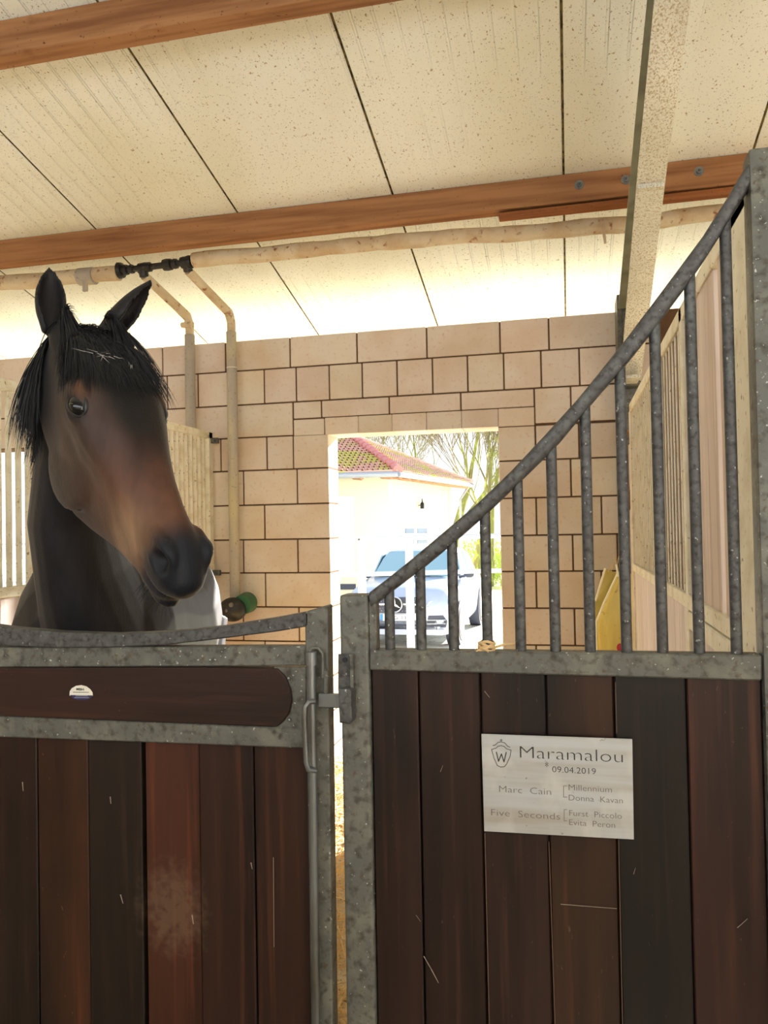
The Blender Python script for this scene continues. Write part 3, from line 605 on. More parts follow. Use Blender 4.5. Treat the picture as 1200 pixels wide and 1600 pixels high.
for i, (py, xa, xb) in enumerate(colz):
    for j in range(9):
        t = j / 8; p = O3(xa + (xb - xa) * t, py, 5.10 - .05 * math.sin(t * 3.0) * min(1, i / 3) + .006 * math.sin(t * 14 + i)); vs.append(p)
for i in range(len(colz) - 1):
    for j in range(8): fs.append((i * 9 + j, i * 9 + j + 1, (i + 1) * 9 + j + 1, (i + 1) * 9 + j))
n0 = len(vs); vs += [v + Vector((0, .006, 0)) for v in vs[:n0]]; fs += [tuple(n0 + k for k in f[::-1]) for f in fs]
MB().raw(vs, fs).build('front_panel', ym, ys, True)
for (A_, B_) in (((945.5, 888), (930.5, 939)), ((965, 896), (944, 941)), ((944, 941), (931.5, 972)), ((931.5, 972), (932.5, 1060)), ((963, 882), (966, 901))):
    MB().tube([O3(*A_, 5.035), O3(*B_, 5.03)], .0065, 8).build('folded_edge', whitepl, ys, True)
m = MB()
for A_, B_ in (((955, 892), (960, 876)), ((962, 878), (957, 866)), ((964, 884), (968, 862)), ((950, 894), (958, 880))): m.tube([O3(*A_, 5.15), O3(*B_, 5.15)], [.003, .0015], 6)
m.build('straw_wisp', strawst, ys, True)
MB().ball(O3(969, 1012, 5.05), (.022, .01, .026), 14, 8).build('red_tag', mat('red tag', col((176, 36, 60)), .5), ys, True)
# ================================================================== HORSE
HL = .74; HO = Vector((-1.1492, 1.7189, 2.0951))
HA = Vector((0.5404, -0.2792, -0.7937)); HS = Vector((-0.4850, -0.8742, -0.0227)); HD = Vector((0.6876, -0.3972, 0.6078))
def H(t, s, d): return HO + (HA * t + HS * s + HD * d) * HL
hb = MB()
def catmull(P, m):
    n = len(P); out = []
    for i in range(n):
        p0, p1, p2, p3 = P[i - 1], P[i], P[(i + 1) % n], P[(i + 2) % n]
        for k in range(m):
            t = k / m; out.append(tuple(.5 * ((2 * b) + (-a + c) * t + (2 * a - 5 * b + 4 * c - d) * t * t + (-a + 3 * b - 3 * c + d) * t ** 3) for a, b, c, d in zip(p0, p1, p2, p3)))
    return out
def loft(rings, mb):
    n = len(rings[0]); vs = [p for r in rings for p in r]; fs = [(i * n + j, i * n + (j + 1) % n, (i + 1) * n + (j + 1) % n, (i + 1) * n + j) for i in range(len(rings) - 1) for j in range(n)]
    fs += [tuple(range(n))[::-1], tuple((len(rings) - 1) * n + j for j in range(n))]
    t = MB().raw(vs, fs); bmesh.ops.recalc_face_normals(t.bm, faces=t.bm.faces); me = bpy.data.meshes.new('t'); t.bm.to_mesh(me); mb.bm.from_mesh(me); bpy.data.meshes.remove(me)
ST = [(-.06, -.03, -.16, .06, .05, -.09), (.0, .025, -.24, .098, .08, -.07), (.08, .05, -.30, .122, .10, -.06), (.18, .066, -.335, .138, .105, -.04),
      (.28, .076, -.360, .158, .100, -.02), (.37, .076, -.385, .158, .092, -.02), (.46, .070, -.395, .138, .078, -.05), (.56, .058, -.350, .114, .062, -.07),
      (.66, .047, -.292, .096, .054, -.075), (.76, .038, -.242, .080, .050, -.075), (.84, .033, -.205, .080, .052, -.07), (.90, .028, -.195, .083, .055, -.07),
      (.955, .004, -.178, .077, .050, -.075), (.995, -.030, -.13, .056, .034, -.08), (1.012, -.062, -.10, .026, .018, -.08)]
def interp(tab, t):
    for a, b in zip(tab, tab[1:]):
        if a[0] <= t <= b[0]:
            k = (t - a[0]) / (b[0] - a[0]); return [x + (y - x) * k for x, y in zip(a, b)]
    return tab[-1]
rings = []
for i in range(44):
    t = -.06 + 1.072 * i / 43; _, dt, dbt, w_, wl_, dm = interp(ST, t); H1 = dt - dm; H2 = dm - dbt
    nar = .62 if t < .45 else .62 - .10 * min(1, (t - .45) / .2)
    half = [(nar * w_ * .55, dt - .03 * H1), (nar * w_, dt - .16 * H1), (w_ * .88, dt - .55 * H1), (w_, dm), (w_ * .55 + wl_ * .45, dm - .45 * H2), (wl_, dm - .82 * H2), (wl_ * .5, dbt)]
    prof = [(0, dt)] + half + [(0, dbt)] + [(-s, d) for s, d in half[::-1]]
    rings.append([H(t, s, d) for s, d in catmull(prof, 3)])
loft(rings, hb)
def blob(t, s, d, rt, rs, rd, n=14):
    M_ = Matrix((HA * rt * HL, HS * rs * HL, HD * rd * HL)).transposed()
    b = bmesh.new(); bmesh.ops.create_uvsphere(b, u_segments=n, v_segments=n - 4, radius=1)
    c = H(t, s, d)
    for v in b.verts: v.co = M_ @ v.co + c
    bmesh.ops.recalc_face_normals(b, faces=b.faces)
    me = bpy.data.meshes.new('t'); b.to_mesh(me); b.free(); hb.bm.from_mesh(me); bpy.data.meshes.remove(me)
for sg in (1, -1):
    blob(.320, sg * .120, .026, .062, .028, .024)          # brow over the eye
    blob(.340, sg * .130, .008, .052, .030, .030)
    blob(.385, sg * .130, -.045, .055, .022, .020)         # lower orbit
    blob(.39, sg * .092, -.22, .16, .030, .15)           # cheek muscle
    hb.tube([H(.42, sg * .128, -.05), H(.50, sg * .110, -.062), H(.60, sg * .088, -.066), H(.66, sg * .078, -.07)], [.016, .015, .012, .006], 10)   # facial crest
    blob(.905, sg * .061, -.024, .056, .027, .048)         # nostril wing
    blob(.865, sg * .068, -.008, .050, .018, .022)
    blob(.16, sg * .085, .040, .08, .035, .022)            # temple
blob(.975, 0, -.075, .040, .062, .055)                     # upper lip
blob(.935, 0, -.172, .058, .048, .024); blob(.885, 0, -.195, .045, .042, .026)   # lower lip, chin
def ell(c, u, v, n=24): return [Vector(c) + u * math.cos(2 * math.pi * k / n) + v * math.sin(2 * math.pi * k / n) for k in range(n)]
BF = Vector((.325, -.946, 0)); BL = Vector((-.946, -.325, 0)); UP = Vector((0, 0, 1))
# neck: (centre, half depth front-back, half width)
NK = [(H(.07, 0, -.11), .085, .070), ((-1.262, 1.88, 1.93), .135, .092), ((-1.350, 1.97, 1.80), .17, .104), ((-1.412, 2.05, 1.65), .21, .116), ((-1.430, 2.13, 1.50), .25, .13), ((-1.430, 2.21, 1.34), .29, .16), ((-1.45, 2.28, 1.2), .31, .20), ((-1.46, 2.3, 1.05), .26, .19)]
rings = []
for c, dp, lt in NK:
    c = Vector(c); tl_ = Vector((0, 0, .35)) if c.z > 1.3 else Vector((0, 0, .1))
    rings.append(ell(c, (BF - tl_ * .6) * dp, BL * lt))
loft(rings, hb)
ax = Vector((-1.395, 1.985, 0))
BD = [(.0, 1.16, .10, .13), (.06, 1.17, .18, .22), (.16, 1.19, .235, .30), (.30, 1.23, .262, .365), (.48, 1.22, .275, .375), (.68, 1.19, .30, .35), (.95, 1.18, .32, .345), (1.2, 1.23, .315, .34), (1.38, 1.26, .29, .315), (1.54, 1.28, .24, .26), (1.66, 1.27, .13, .16)]
loft([ell(ax - BF * u + UP * z, BL * a, UP * b) for u, z, a, b in BD], hb)
def leg(u, l, seq):
    pts = [ax - BF * (u + du) + BL * (l + dl) + UP * z for du, dl, z, r in seq]; hb.tube(pts, [r for *_, r in seq], 16)
    return pts[-1]
feet = []
for l in (.145, -.145):
    feet.append(leg(.26, l, [(0, 0, 1.2, .13), (.0, 0, 1.0, .115), (.0, 0, .82, .085), (.0, 0, .62, .055), (0, 0, .52, .052), (0, 0, .46, .048), (0, 0, .32, .034), (0, 0, .2, .034), (-.01, 0, .14, .042), (-.04, 0, .07, .04)]))
    feet.append(leg(1.42, l * 1.05, [(-.05, 0, 1.2, .17), (-.10, 0, 1.0, .15), (-.08, 0, .84, .11), (.04, 0, .66, .065), (.10, 0, .56, .052), (.09, 0, .48, .044), (.07, 0, .32, .036), (.05, 0, .2, .036), (.03, 0, .14, .044), (.0, 0, .07, .042)]))
# ears: cupped leaf shapes with real thickness
CR, CU, CT = CM @ Vector((1, 0, 0)), CM @ Vector((0, 1, 0)), CM @ Vector((0, 0, 1))
def ear(base, tip, openv, width, twist=0):
    axd = (tip - base); L = axd.length; axd.normalize()
    o = (openv - axd * openv.dot(axd)).normalized(); sd_ = axd.cross(o).normalized()
    prof = [(0, .56), (.10, .68), (.25, .93), (.40, 1.0), (.55, .95), (.70, .76), (.82, .50), (.92, .24), (1.0, .04)]
    out = []; inn = []
    for i in range(18):
        h = i / 17; wv = interp(prof, h)[1] * width; half = R(150 - 48 * min(1, h * 1.6)); c = base + axd * (L * h) - o * (.012 * h * h) + o * (.01 * math.sin(h * 3.14))
        A = []; B2 = []
        th = .0075 if h < .9 else .005
        for k in range(15):
            a = -half + 2 * half * k / 14 + math.pi
            A.append(c + (o * math.cos(a) + sd_ * math.sin(a)) * wv); B2.append(c + (o * math.cos(a) + sd_ * math.sin(a)) * max(wv - th, wv * .25))
        rings_.append(A + B2[::-1]) if False else out.append(A + B2[::-1])
    loft(out, hb)
rings_ = []
EB1 = H(-.015, .100, -.035); EB2 = H(-.03, -.078, -.02)
ear(EB1, deep(79, 409, 1.97), CR * .45 + CT * .9, .037)
ear(EB2, deep(246, 438, 2.01), CR * .95 + CT * .12, .036)
blob(.03, .075, -.03, .07, .04, .05); blob(.02, -.068, -.02, .07, .038, .05)
me = bpy.data.meshes.new('horse_src'); hb.bm.to_mesh(me); hb.bm.free()
ho = bpy.data.objects.new('horse', me); sc.collection.objects.link(ho)
mo = ho.modifiers.new('r', 'REMESH'); mo.mode = 'VOXEL'; mo.voxel_size = .0062; mo.use_smooth_shade = True
mo = ho.modifiers.new('s', 'SMOOTH'); mo.factor = .5; mo.iterations = 5
bpy.context.view_layer.update()
me2 = bpy.data.meshes.new_from_object(ho.evaluated_get(bpy.context.evaluated_depsgraph_get())); ho.modifiers.clear(); ho.data = me2; bpy.data.meshes.remove(me)
n = len(me2.vertices); co = np.empty(n * 3); me2.vertices.foreach_get('co', co); co = co.reshape(-1, 3)
nn = np.empty(n * 3); me2.vertices.foreach_get('normal', nn); nn = nn.reshape(-1, 3)
Bm = np.array([HA, HS, HD]); O_ = np.array(HO)
def loc(c): return (c - O_) @ Bm.T / HL
def dist_el(q, c, r): return np.sqrt((((q - np.array(c)) / np.array(r)) ** 2).sum(1))
q = loc(co); hs = np.abs(q[:, 1]); qs = np.stack([q[:, 0], hs, q[:, 2]], 1)
def sg_(x): return 1 / (1 + np.exp(-x))
disp = np.zeros(n)
def push(c, r, amt, p=2):
    global disp
    disp += amt * np.exp(-dist_el(qs, c, r) ** p)
push((.352, .146, .000), (.032, .05, .024), -.010)          # eye socket
push((.345, .135, .030), (.042, .03, .010), .004)            # upper lid
push((.356, .158, -.040), (.036, .04, .008), .004)           # lower lid
push((.385, .14, -.115), (.05, .05, .03), -.005)
push((.23, .125, .02), (.05, .04, .035), -.010)              # hollow above the eye
push((.922, .088, -.030), (.036, .034, .029), -.026, 4)       # nostril
push((.905, .080, .004), (.030, .03, .010), .006); push((.962, .078, -.035), (.012, .03, .03), .005)
push((.90, .09, -.060), (.035, .03, .010), .005)
push((.50, .10, -.14), (.10, .05, .03), -.006)               # hollow under the facial crest
push((.70, .085, -.02), (.10, .04, .03), -.003)
# mouth line
ml = [(1.0, -.122), (.96, -.134), (.90, -.138), (.845, -.126)]
dm_ = np.full(n, 9.)
for (a0, b0), (a1, b1) in zip(ml, ml[1:]):
    A = np.array([a0, b0]); D_ = np.array([a1 - a0, b1 - b0]); P2 = q[:, [0, 2]] - A
    tt = np.clip((P2 @ D_) / (D_ @ D_), 0, 1); dm_ = np.minimum(dm_, np.linalg.norm(P2 - tt[:, None] * D_, axis=1))
inhead = (q[:, 0] > .8)
disp += np.where(inhead, -.009 * np.exp(-(dm_ / .009) ** 2), 0)
# veins and muscle modelling on face and neck
nf = np.array([noise.noise(Vector(c) * 9) for c in co[::1]]) if n < 400000 else 0
disp += .0012 * nf
# neck muscle grooves
zz = co[:, 2]; lat = (co - np.array((-1.40, 2.1, 0))) @ np.array(BL)
co2 = co + nn * disp[:, None]
me2.vertices.foreach_set('co', co2.ravel()); me2.update()
# coat colours, plus some painted shade, by place on the animal
def C3(c): return np.array(col(c)[:3])
q = loc(co2); t_, s_, d_ = q[:, 0], np.abs(q[:, 1]), q[:, 2]
head = sg_((t_ + .05) / .03) * sg_((d_ + .42) / .02)
blackc, brown, chest, tan, muz = C3((36, 34, 37)), C3((84, 66, 57)), C3((116, 76, 56)), C3((178, 140, 108)), C3((33, 35, 42))
fa = 1
def mixc(c, d, f): return c * (1 - f[:, None]) + d * f[:, None]
C = np.tile(blackc, (n, 1))
C = mixc(C, C3((44, 42, 45)), (1 - head))
cheekm = sg_((s_ - .070) / .014) * sg_((t_ - .22) / .05) * sg_((.88 - t_) / .03)
C = mixc(C, brown, head * cheekm * .9)
lowm = sg_((t_ - .54) / .04) * sg_((.855 - t_) / .022)
C = mixc(C, chest, head * lowm * .85)
tanm = np.exp(-(((t_ - .76) / .085) ** 2)) * sg_((s_ - .035) / .02) * sg_((-.045 - d_) / .025)
C = mixc(C, tan, head * np.clip(tanm * 1.1, 0, 1))
dorsal_coat_shade = sg_((.075 - q[:, 1]) / .014) * sg_((d_ + .01) / .02) * sg_((.60 - t_) / .06)  # dark face marking, widened towards the far side as painted shade
C = mixc(C, C3((26, 23, 25)), head * dorsal_coat_shade * .96)
jaw = sg_((-.235 - d_ - .18 * np.clip(t_ - .35, 0, 1) * -1) / .03) * sg_((t_ - .1) / .05) * sg_((.7 - t_) / .1)
C = mixc(C, C3((46, 38, 36)), head * jaw * .8)
C = mixc(C, C3((26, 22, 22)), head * sg_((.215 - t_) / .015) * sg_((d_ + .10) / .03) * .9)
eyeb = np.exp(-(dist_el(np.stack([t_, s_, d_], 1), (.30, .15, .035), (.05, .05, .022)) ** 2)); C = mixc(C, C3((122, 80, 52)), head * eyeb * .9)
eyed = np.exp(-(dist_el(np.stack([t_, s_, d_], 1), (.352, .155, -.010), (.052, .05, .032)) ** 4)); C = mixc(C, C3((22, 18, 18)), head * eyed)
mz = sg_((t_ - .868 - .15 * (np.clip(-.06 - d_, 0, .1))) / .012); C = mixc(C, muz, head * mz)
nos = np.exp(-(dist_el(np.stack([t_, s_, d_], 1), (.922, .088, -.030), (.036, .04, .030)) ** 4)); C = mixc(C, C3((10, 9, 10)), head * nos)
C = mixc(C, C3((74, 66, 64)), head * sg_((t_ - .9) / .02) * np.exp(-((dm_ - .014) / .007) ** 2) * .5)
earm = sg_((zz - 2.13) / .01); C = mixc(C, C3((34, 28, 26)), earm * .8)
fl = np.array([noise.noise(Vector((c[0] * 30, c[1] * 30, c[2] * 7))) for c in co2]); fl2 = np.array([noise.noise(Vector((c[0] * 90, c[1] * 90, c[2] * 22))) for c in co2]); C = C * (.66 + .20 * fl + .10 * fl2)[:, None]
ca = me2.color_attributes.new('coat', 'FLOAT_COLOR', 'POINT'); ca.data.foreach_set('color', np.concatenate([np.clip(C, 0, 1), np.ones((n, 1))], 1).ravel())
hm = bpy.data.materials.new('short bay coat'); hm.use_nodes = True; N_ = hm.node_tree.nodes; Lk = hm.node_tree.links; b_ = N_['Principled BSDF']
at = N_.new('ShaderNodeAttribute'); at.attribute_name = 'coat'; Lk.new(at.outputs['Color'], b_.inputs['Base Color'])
b_.inputs['Roughness'].default_value = .5; b_.inputs['Specular IOR Level'].default_value = .22; b_.inputs['Sheen Weight'].default_value = .05; b_.inputs['Sheen Roughness'].default_value = .4
b_.inputs['Sheen Tint'].default_value = (.75, .8, 1, 1)
tcx = N_.new('ShaderNodeTexCoord'); mp = N_.new('ShaderNodeMapping'); mp.inputs['Scale'].default_value = (260, 260, 60); Lk.new(tcx.outputs['Object'], mp.inputs[0])
tn = N_.new('ShaderNodeTexNoise'); tn.inputs['Scale'].default_value = 1; tn.inputs['Detail'].default_value = 3; Lk.new(mp.outputs[0], tn.inputs[0])
bp = N_.new('ShaderNodeBump'); bp.inputs['Strength'].default_value = .6; bp.inputs['Distance'].default_value = .0015; Lk.new(tn.outputs[0], bp.inputs['Height']); Lk.new(bp.outputs[0], b_.inputs['Normal'])
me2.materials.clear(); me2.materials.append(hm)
for p in me2.polygons: p.use_smooth = True
tag(ho, 'dark bay horse with pricked ears looking over the dipped stable door', 'horse')
bvh = BVHTree.FromObject(ho, bpy.context.evaluated_depsgraph_get())
# eyes
eyem = mat('dark wet horse eye', (.004, .0035, .0035, 1), .03, 0, .45)
for sg in (1, -1):
    en = (HS * sg * .86 + HD * .5).normalized(); ev = HA.cross(en).normalized()
    if ev.dot(HD) < 0: ev = -ev
    hit = bvh.ray_cast(H(.352, sg * .140, .002) + en * .3, -en)
    surf = hit[0] if hit[0] else H(.352, sg * .140, .002)
    c = surf - en * .0105
    e = MB(); M_ = Matrix((HA * .0305, en * .0235, ev * .0240)).transposed(); t = bmesh.new(); bmesh.ops.create_uvsphere(t, u_segments=24, v_segments=16, radius=1)
    for v in t.verts: v.co = M_ @ v.co + c
    bmesh.ops.recalc_face_normals(t, faces=t.faces)
    mt = bpy.data.meshes.new('t'); t.to_mesh(mt); t.free(); e.bm.from_mesh(mt); bpy.data.meshes.remove(mt); e.build('eye', eyem, ho, True, label='dark shiny eye')
    # lids: soft folds over and under the eyeball
    lid = mat('eyelid skin', col((30, 25, 24)), .4) if sg > 0 else MATS['eyelid skin']
    out = HS * sg
    for up, rr, nm in ((1, .0058, 'upper_eyelid'), (-1, .0042, 'lower_eyelid')):
        pts = []; rad = []
        for k in range(15):
            a = math.pi * k / 14; ca_, sa_ = math.cos(a), math.sin(a) * up
            pts.append(c + HA * (.0325 * ca_) + ev * (.0232 * sa_ * (1.0 if up > 0 else .9)) + en * (.0050 + .0075 * abs(sa_)) ); rad.append(rr * (.45 + .55 * abs(sa_)))
        MB().tube(pts, rad, 8).build(nm, lid, ho, True)
hoofm = mat('dark hoof horn', col((60, 54, 48)), .5)
for p in feet: MB().tube([p + Vector((0, 0, .005)), Vector((p.x, p.y, 0)) + BF * .015 + Vector((0, 0, .02))], [.05, .066], 18).build('hoof', hoofm, ho, True)
# hair
hairm = mat('black horse hair', col((24, 22, 24)), .5, 0, .3)
def strands(rootsdirs, name, wid, push_=.004, sag=1.0, seg=7, m=None, parent=None, free=0):
    vs = []; fs = []
    for root, d0, length, wdir in rootsdirs:
        p = Vector(root); d = Vector(d0).normalized(); pts = [p.copy()]; sl = length / seg
        for k in range(seg):
            d = (d + Vector((0, 0, -1)) * .16 * sag + Vector((random.gauss(0, .035), random.gauss(0, .035), random.gauss(0, .03)))).normalized()
            p = p + d * sl
            h = bvh.find_nearest(p, .06)
            if h[0] is not None:
                off = p - h[0]; nrm = h[1]
                if off.dot(nrm) < push_: p = h[0] + nrm * (push_ + random.random() * .004)
            pts.append(p.copy())
        k0 = len(vs)
        for k, pt in enumerate(pts):
            ww = wid * (1 - (k / seg) ** 1.6 * .9); tt = (pts[min(k + 1, seg)] - pts[max(k - 1, 0)]).normalized(); sd2 = tt.cross((EYE - pt).normalized() + Vector(wdir)).normalized() * ww
            vs += [pt - sd2, pt + sd2]
        for k in range(seg): fs.append((k0 + 2 * k, k0 + 2 * k + 1, k0 + 2 * k + 3, k0 + 2 * k + 2))
    me = bpy.data.meshes.new(name); me.from_pydata([tuple(v) for v in vs], [], fs); me.materials.append(m or hairm)
    for p in me.polygons: p.use_smooth = True
    return link(name, me, parent or ho)
def rv(a): return Vector((random.gauss(0, a), random.gauss(0, a), random.gauss(0, a)))
fr = []
for i in range(5200):
    s = random.uniform(-.085, .100); t = random.uniform(-.06, .09); r = H(t, s, .06) + rv(.004)
    h = bvh.find_nearest(r); r = h[0] + h[1] * .003
    fan = s * 2.4 + random.gauss(0, .14) - .02
    fr.append((r, HA * .9 + HS * fan * .8 + HD * (.05 + random.random() * .15), random.uniform(.15, .26) * (1 - .2 * abs(s) / .08) , rv(.5)))
for i in range(300):     # locks sweeping towards the far eye
    r = H(random.uniform(.0, .08), random.uniform(-.09, -.03), .06); h = bvh.find_nearest(r); r = h[0] + h[1] * .004
    fr.append((r, HA * .55 - HS * random.uniform(.35, .8) + HD * .05, random.uniform(.14, .23), rv(.5)))
for i in range(160):     # tuft standing at the poll
    r = H(random.uniform(-.06, .03), random.uniform(-.06, .06), .05); h = bvh.find_nearest(r); r = h[0]
    fr.append((r, UP * .35 + HD * .9 + HA * .4 + HS * random.gauss(0, .3), random.uniform(.03, .06), rv(.5)))
strands(fr, 'forelock', .0011, .0035, 1.0)['kind'] = 'stuff'
ps = [(H(.20 + random.gauss(0, .008), .055 + random.gauss(0, .018), .085), HS * random.gauss(0, 1) + HA * random.gauss(0, .5), random.uniform(.012, .035), rv(.5)) for i in range(11)] + \
     [(H(.235 + random.gauss(0, .006), -.04 + random.gauss(0, .004), .09), HA + HS * .4, random.uniform(.012, .02), rv(.5)) for i in range(5)]
strands(ps, 'pale_hairs', .0008, .011, .1, 4, mat('pale hairs', col((150, 142, 138)), .6))['kind'] = 'stuff'
mn = []
crest = [H(-.05, 0, -.02), H(-.03, .04, -.10), Vector((-1.285, 1.96, 1.98)), Vector((-1.34, 2.08, 1.88)), Vector((-1.40, 2.2, 1.76)), Vector((-1.45, 2.32, 1.66))]
for i in range(4200):
    u = random.random() * (len(crest) - 1.001); k = int(u); r = crest[k].lerp(crest[k + 1], u - k) + rv(.008) + BL * .02
    h = bvh.find_nearest(r); r = h[0] + h[1] * .002
    side_ = -CR * random.uniform(.15, .7) - UP * random.uniform(.5, 1.1) + CT * random.uniform(.0, .6)
    mn.append((r, side_, random.uniform(.15, .28), rv(.5)))
strands(mn, 'mane', .0015, .006, 1.5, 8)['kind'] = 'stuff'
wk = []
for i in range(46):
    r = H(random.uniform(.86, .99), random.uniform(.0, .05), -.175); h = bvh.find_nearest(r); wk.append((h[0], h[1] + rv(.3) - UP * .6, random.uniform(.02, .045), rv(.5)))
strands(wk, 'whiskers', .0005, .0, .3, 4)['kind'] = 'stuff'
tl_ = []
tr = ax - BF * 1.62 + UP * 1.40
for i in range(500): tl_.append((tr + rv(.02), -BF + UP * .2 + rv(.15), random.uniform(.6, .95), rv(.5)))
strands(tl_, 'tail', .003, .006, 3.0, 9)['kind'] = 'stuff'

# ================================================================== OUTSIDE: fence, car, house, trees
def gz(p): return YG(p.y)
whst = mat('pale galvanised fence tube', col((184, 192, 210)), .45, .1, .5)
fn = thing('paddock_fence', 'pale metal paddock fence with two rails outside the doorway', 'fence', deep(620, 900, 9.0) * 1)
fn.location.z = -.25
fa, fb = deep(300, 848, 9.0), deep(860, 834, 9.6)
def onF(px, py):   # fence plane through fa, fb
    d = (fb - fa); nrm = Vector((-d.y, d.x, 0)).normalized(); r = ray(px, py); return EYE + r * ((fa - EYE).dot(nrm) / r.dot(nrm))
ztop = onF(600, 841).z
for dz, r in ((0, .028), (-.42, .026)):
    A = onF(-40, 841); B = onF(900, 841); A.z = ztop + dz; B.z = ztop + dz
    MB().tube([A, B], r, 12).build('rail', whst, fn, True)
for px in (250, 400, 564.5, 639, 860):
    p = onF(px, 850); MB().box((p.x - .044, p.y - .03, YG(p.y) - .02), (p.x + .044, p.y + .03, ztop + .03), .008, 2).build('upright', whst, fn, True)
p = onF(562, 843); MB().tube([p + Vector((0, -.03, 0)), p + Vector((0, -.045, 0))], .012, 8).build('bolt', MATS['dusty dark handrail steel'], fn)
# ---- car (local frame: x across, y backwards, z up)
paint = mat('silver white car paint', col((178, 190, 212)), .28, .15, .5, coat=.6)
cglass = mat('tinted car glass', col((150, 184, 194)), .08, .3, .6)
cdark = mat('dark car plastic', col((70, 74, 90)), .55)
chrome = mat('bright chrome', col((226, 228, 232)), .15, .9)
lampm = mat('headlamp glass', col((168, 188, 214)), .1, .3, .6, coat=1)
tyre = mat('tyre rubber', col((78, 78, 84)), .85)
front = deep(618, 940, 13.2); GZ = YG(front.y) + .0
yawc = R(13.06 - 14)          # heading of the car
CX, CYv = Vector((math.cos(yawc), math.sin(yawc), 0)), Vector((-math.sin(yawc), math.cos(yawc), 0))
C0 = Vector((front.x, front.y, GZ))
def K(x, y, z): return C0 + CX * x + CYv * y + Vector((0, 0, z))
car = thing('car', 'silver-white car with a round star badge parked in front of the house', 'car', C0)
BS = [(0.0, .30, .60, .70), (.03, .24, .78, .80), (.12, .22, .90, .88), (.35, .21, 1.0, .93), (.7, .21, 1.05, .95), (1.3, .22, 1.12, .955), (1.7, .22, 1.13, .96), (2.6, .23, 1.10, .965), (3.6, .24, 1.13, .96), (4.2, .27, 1.12, .93), (4.55, .34, 1.05, .88), (4.65, .45, .9, .8)]
rings = []
for y, zb, zt, w_ in BS:
    half = [(w_ * .72, zt), (w_ * .90, zt - .05), (w_ * .975, zt - .16), (w_, zt - .32), (w_ * .985, zb + .18), (w_ * .93, zb + .03), (w_ * .8, zb)]
    prof = [(0, zt + .015)] + half + [(0, zb)] + [(-a, b) for a, b in half[::-1]]
    rings.append([K(a, y, b) for a, b in catmull(prof, 2)])
bd = MB(); loft(rings, bd); bd.build('car_body', paint, car, True)
GS = [(1.25, 1.08, .78, 1.10), (1.75, 1.08, .80, 1.40), (2.1, 1.08, .82, 1.575), (2.6, 1.07, .83, 1.635), (3.4, 1.08, .83, 1.62), (4.0, 1.08, .80, 1.53), (4.4, 1.06, .74, 1.2)]
rings = []
for y, zb, w_, zt in GS:
    h = zt - zb; half = [(w_ * .55, zt), (w_ * .80 - .0 * h, zt - .10 * h), (w_ * .90, zt - .45 * h), (w_, zb + .02)]
    prof = [(0, zt + .012)] + half + [(0, zb - .05)] + [(-a, b) for a, b in half[::-1]]
    rings.append([K(a, y, b) for a, b in prof])
bd = MB(); loft(rings, bd); bd.build('cabin', paint, car, True)
def patch(pts, off, name, m):
    mm = MB(); mm.prism([K(*p) for p in pts], CX * off[0] + CYv * off[1] + Vector((0, 0, off[2])), .004); return mm.build(name, m, car)
patch([(-.70, 1.27, 1.12), (.70, 1.27, 1.12), (.62, 1.72, 1.42), (.56, 2.0, 1.545), (-.56, 2.0, 1.545), (-.62, 1.72, 1.42)], (0, -.03, .03), 'windscreen', cglass)
for s in (1, -1):
    patch([(s * .83, 1.75, 1.12), (s * .83, 2.75, 1.13), (s * .70, 2.7, 1.55), (s * .715, 2.05, 1.50)], (s * .03, 0, 0), 'side_window', cglass)
    patch([(s * .83, 2.82, 1.13), (s * .82, 3.8, 1.14), (s * .70, 3.6, 1.50), (s * .70, 2.78, 1.55)], (s * .03, 0, 0), 'side_window', cglass)
    mm = MB(); mm.tube([K(s * .84, 1.62, 1.09), K(s * 1.0, 1.58, 1.12)], .025, 8); mm.ball(K(s * 1.03, 1.58, 1.15), (.10, .07, .075), 14, 10); mm.build('door_mirror', cdark, car, True)
    patch([(s * .50, .03, .70), (s * .88, .16, .74), (s * .90, .24, .84), (s * .58, .05, .80)], (0, -.035, 0), 'headlamp', lampm)
    patch([(s * .56, .02, .56), (s * .80, .06, .56), (s * .86, .10, .46), (s * .84, .08, .36), (s * .52, .02, .36)], (0, -.045, 0), 'lower_intake', cdark)
    for zz_ in (.42, .48): patch([(s * .53, 0, zz_), (s * .84, .05, zz_), (s * .84, .05, zz_ + .012), (s * .53, 0, zz_ + .012)], (0, -.05, 0), 'intake_slat', chrome)
    for y in (.88, 3.72):
        c = K(s * .955, y, .35)
        mm = MB(); mm.tube([c - CX * s * .20, c + CX * s * .02], .40, 28); mm.build('wheel_arch', cdark, car, True)
        mm = MB(); mm.tube([c - CX * s * .22, c - CX * s * .18, c + CX * s * .0, c + CX * s * .03], [.31, .345, .345, .31], 28); mm.build('tyre', tyre, car, True)
        mm = MB(); mm.tube([c + CX * s * .02, c + CX * s * .038], .235, 24)
        mm.build('wheel_rim', chrome, car, True)
patch([(-.48, .02, .60), (.48, .02, .60), (.50, .03, .70), (.46, .05, .86), (-.46, .05, .86), (-.50, .03, .70)], (0, -.06, 0), 'grille', cdark)
mm = MB()
for i in range(18):
    for j in range(6):
        x = -.43 + i * .05 + (.025 if j % 2 else 0); z = .63 + j * .04
        if abs(x) < .15 and .64 < z < .86: continue
        mm.tube([K(x, -.035, z), K(x + .012 * (1 if x > 0 else -1), -.05, z + .012)], [.007, .004], 5)
o = mm.build('grille_studs', chrome, car); o['kind'] = 'stuff'
patch([(-.44, .0, .725), (-.14, .0, .735), (-.14, .0, .765), (-.44, .0, .755)], (0, -.055, 0), 'grille_bar', chrome); patch([(.44, .0, .725), (.14, .0, .735), (.14, .0, .765), (.44, .0, .755)], (0, -.055, 0), 'grille_bar', chrome)
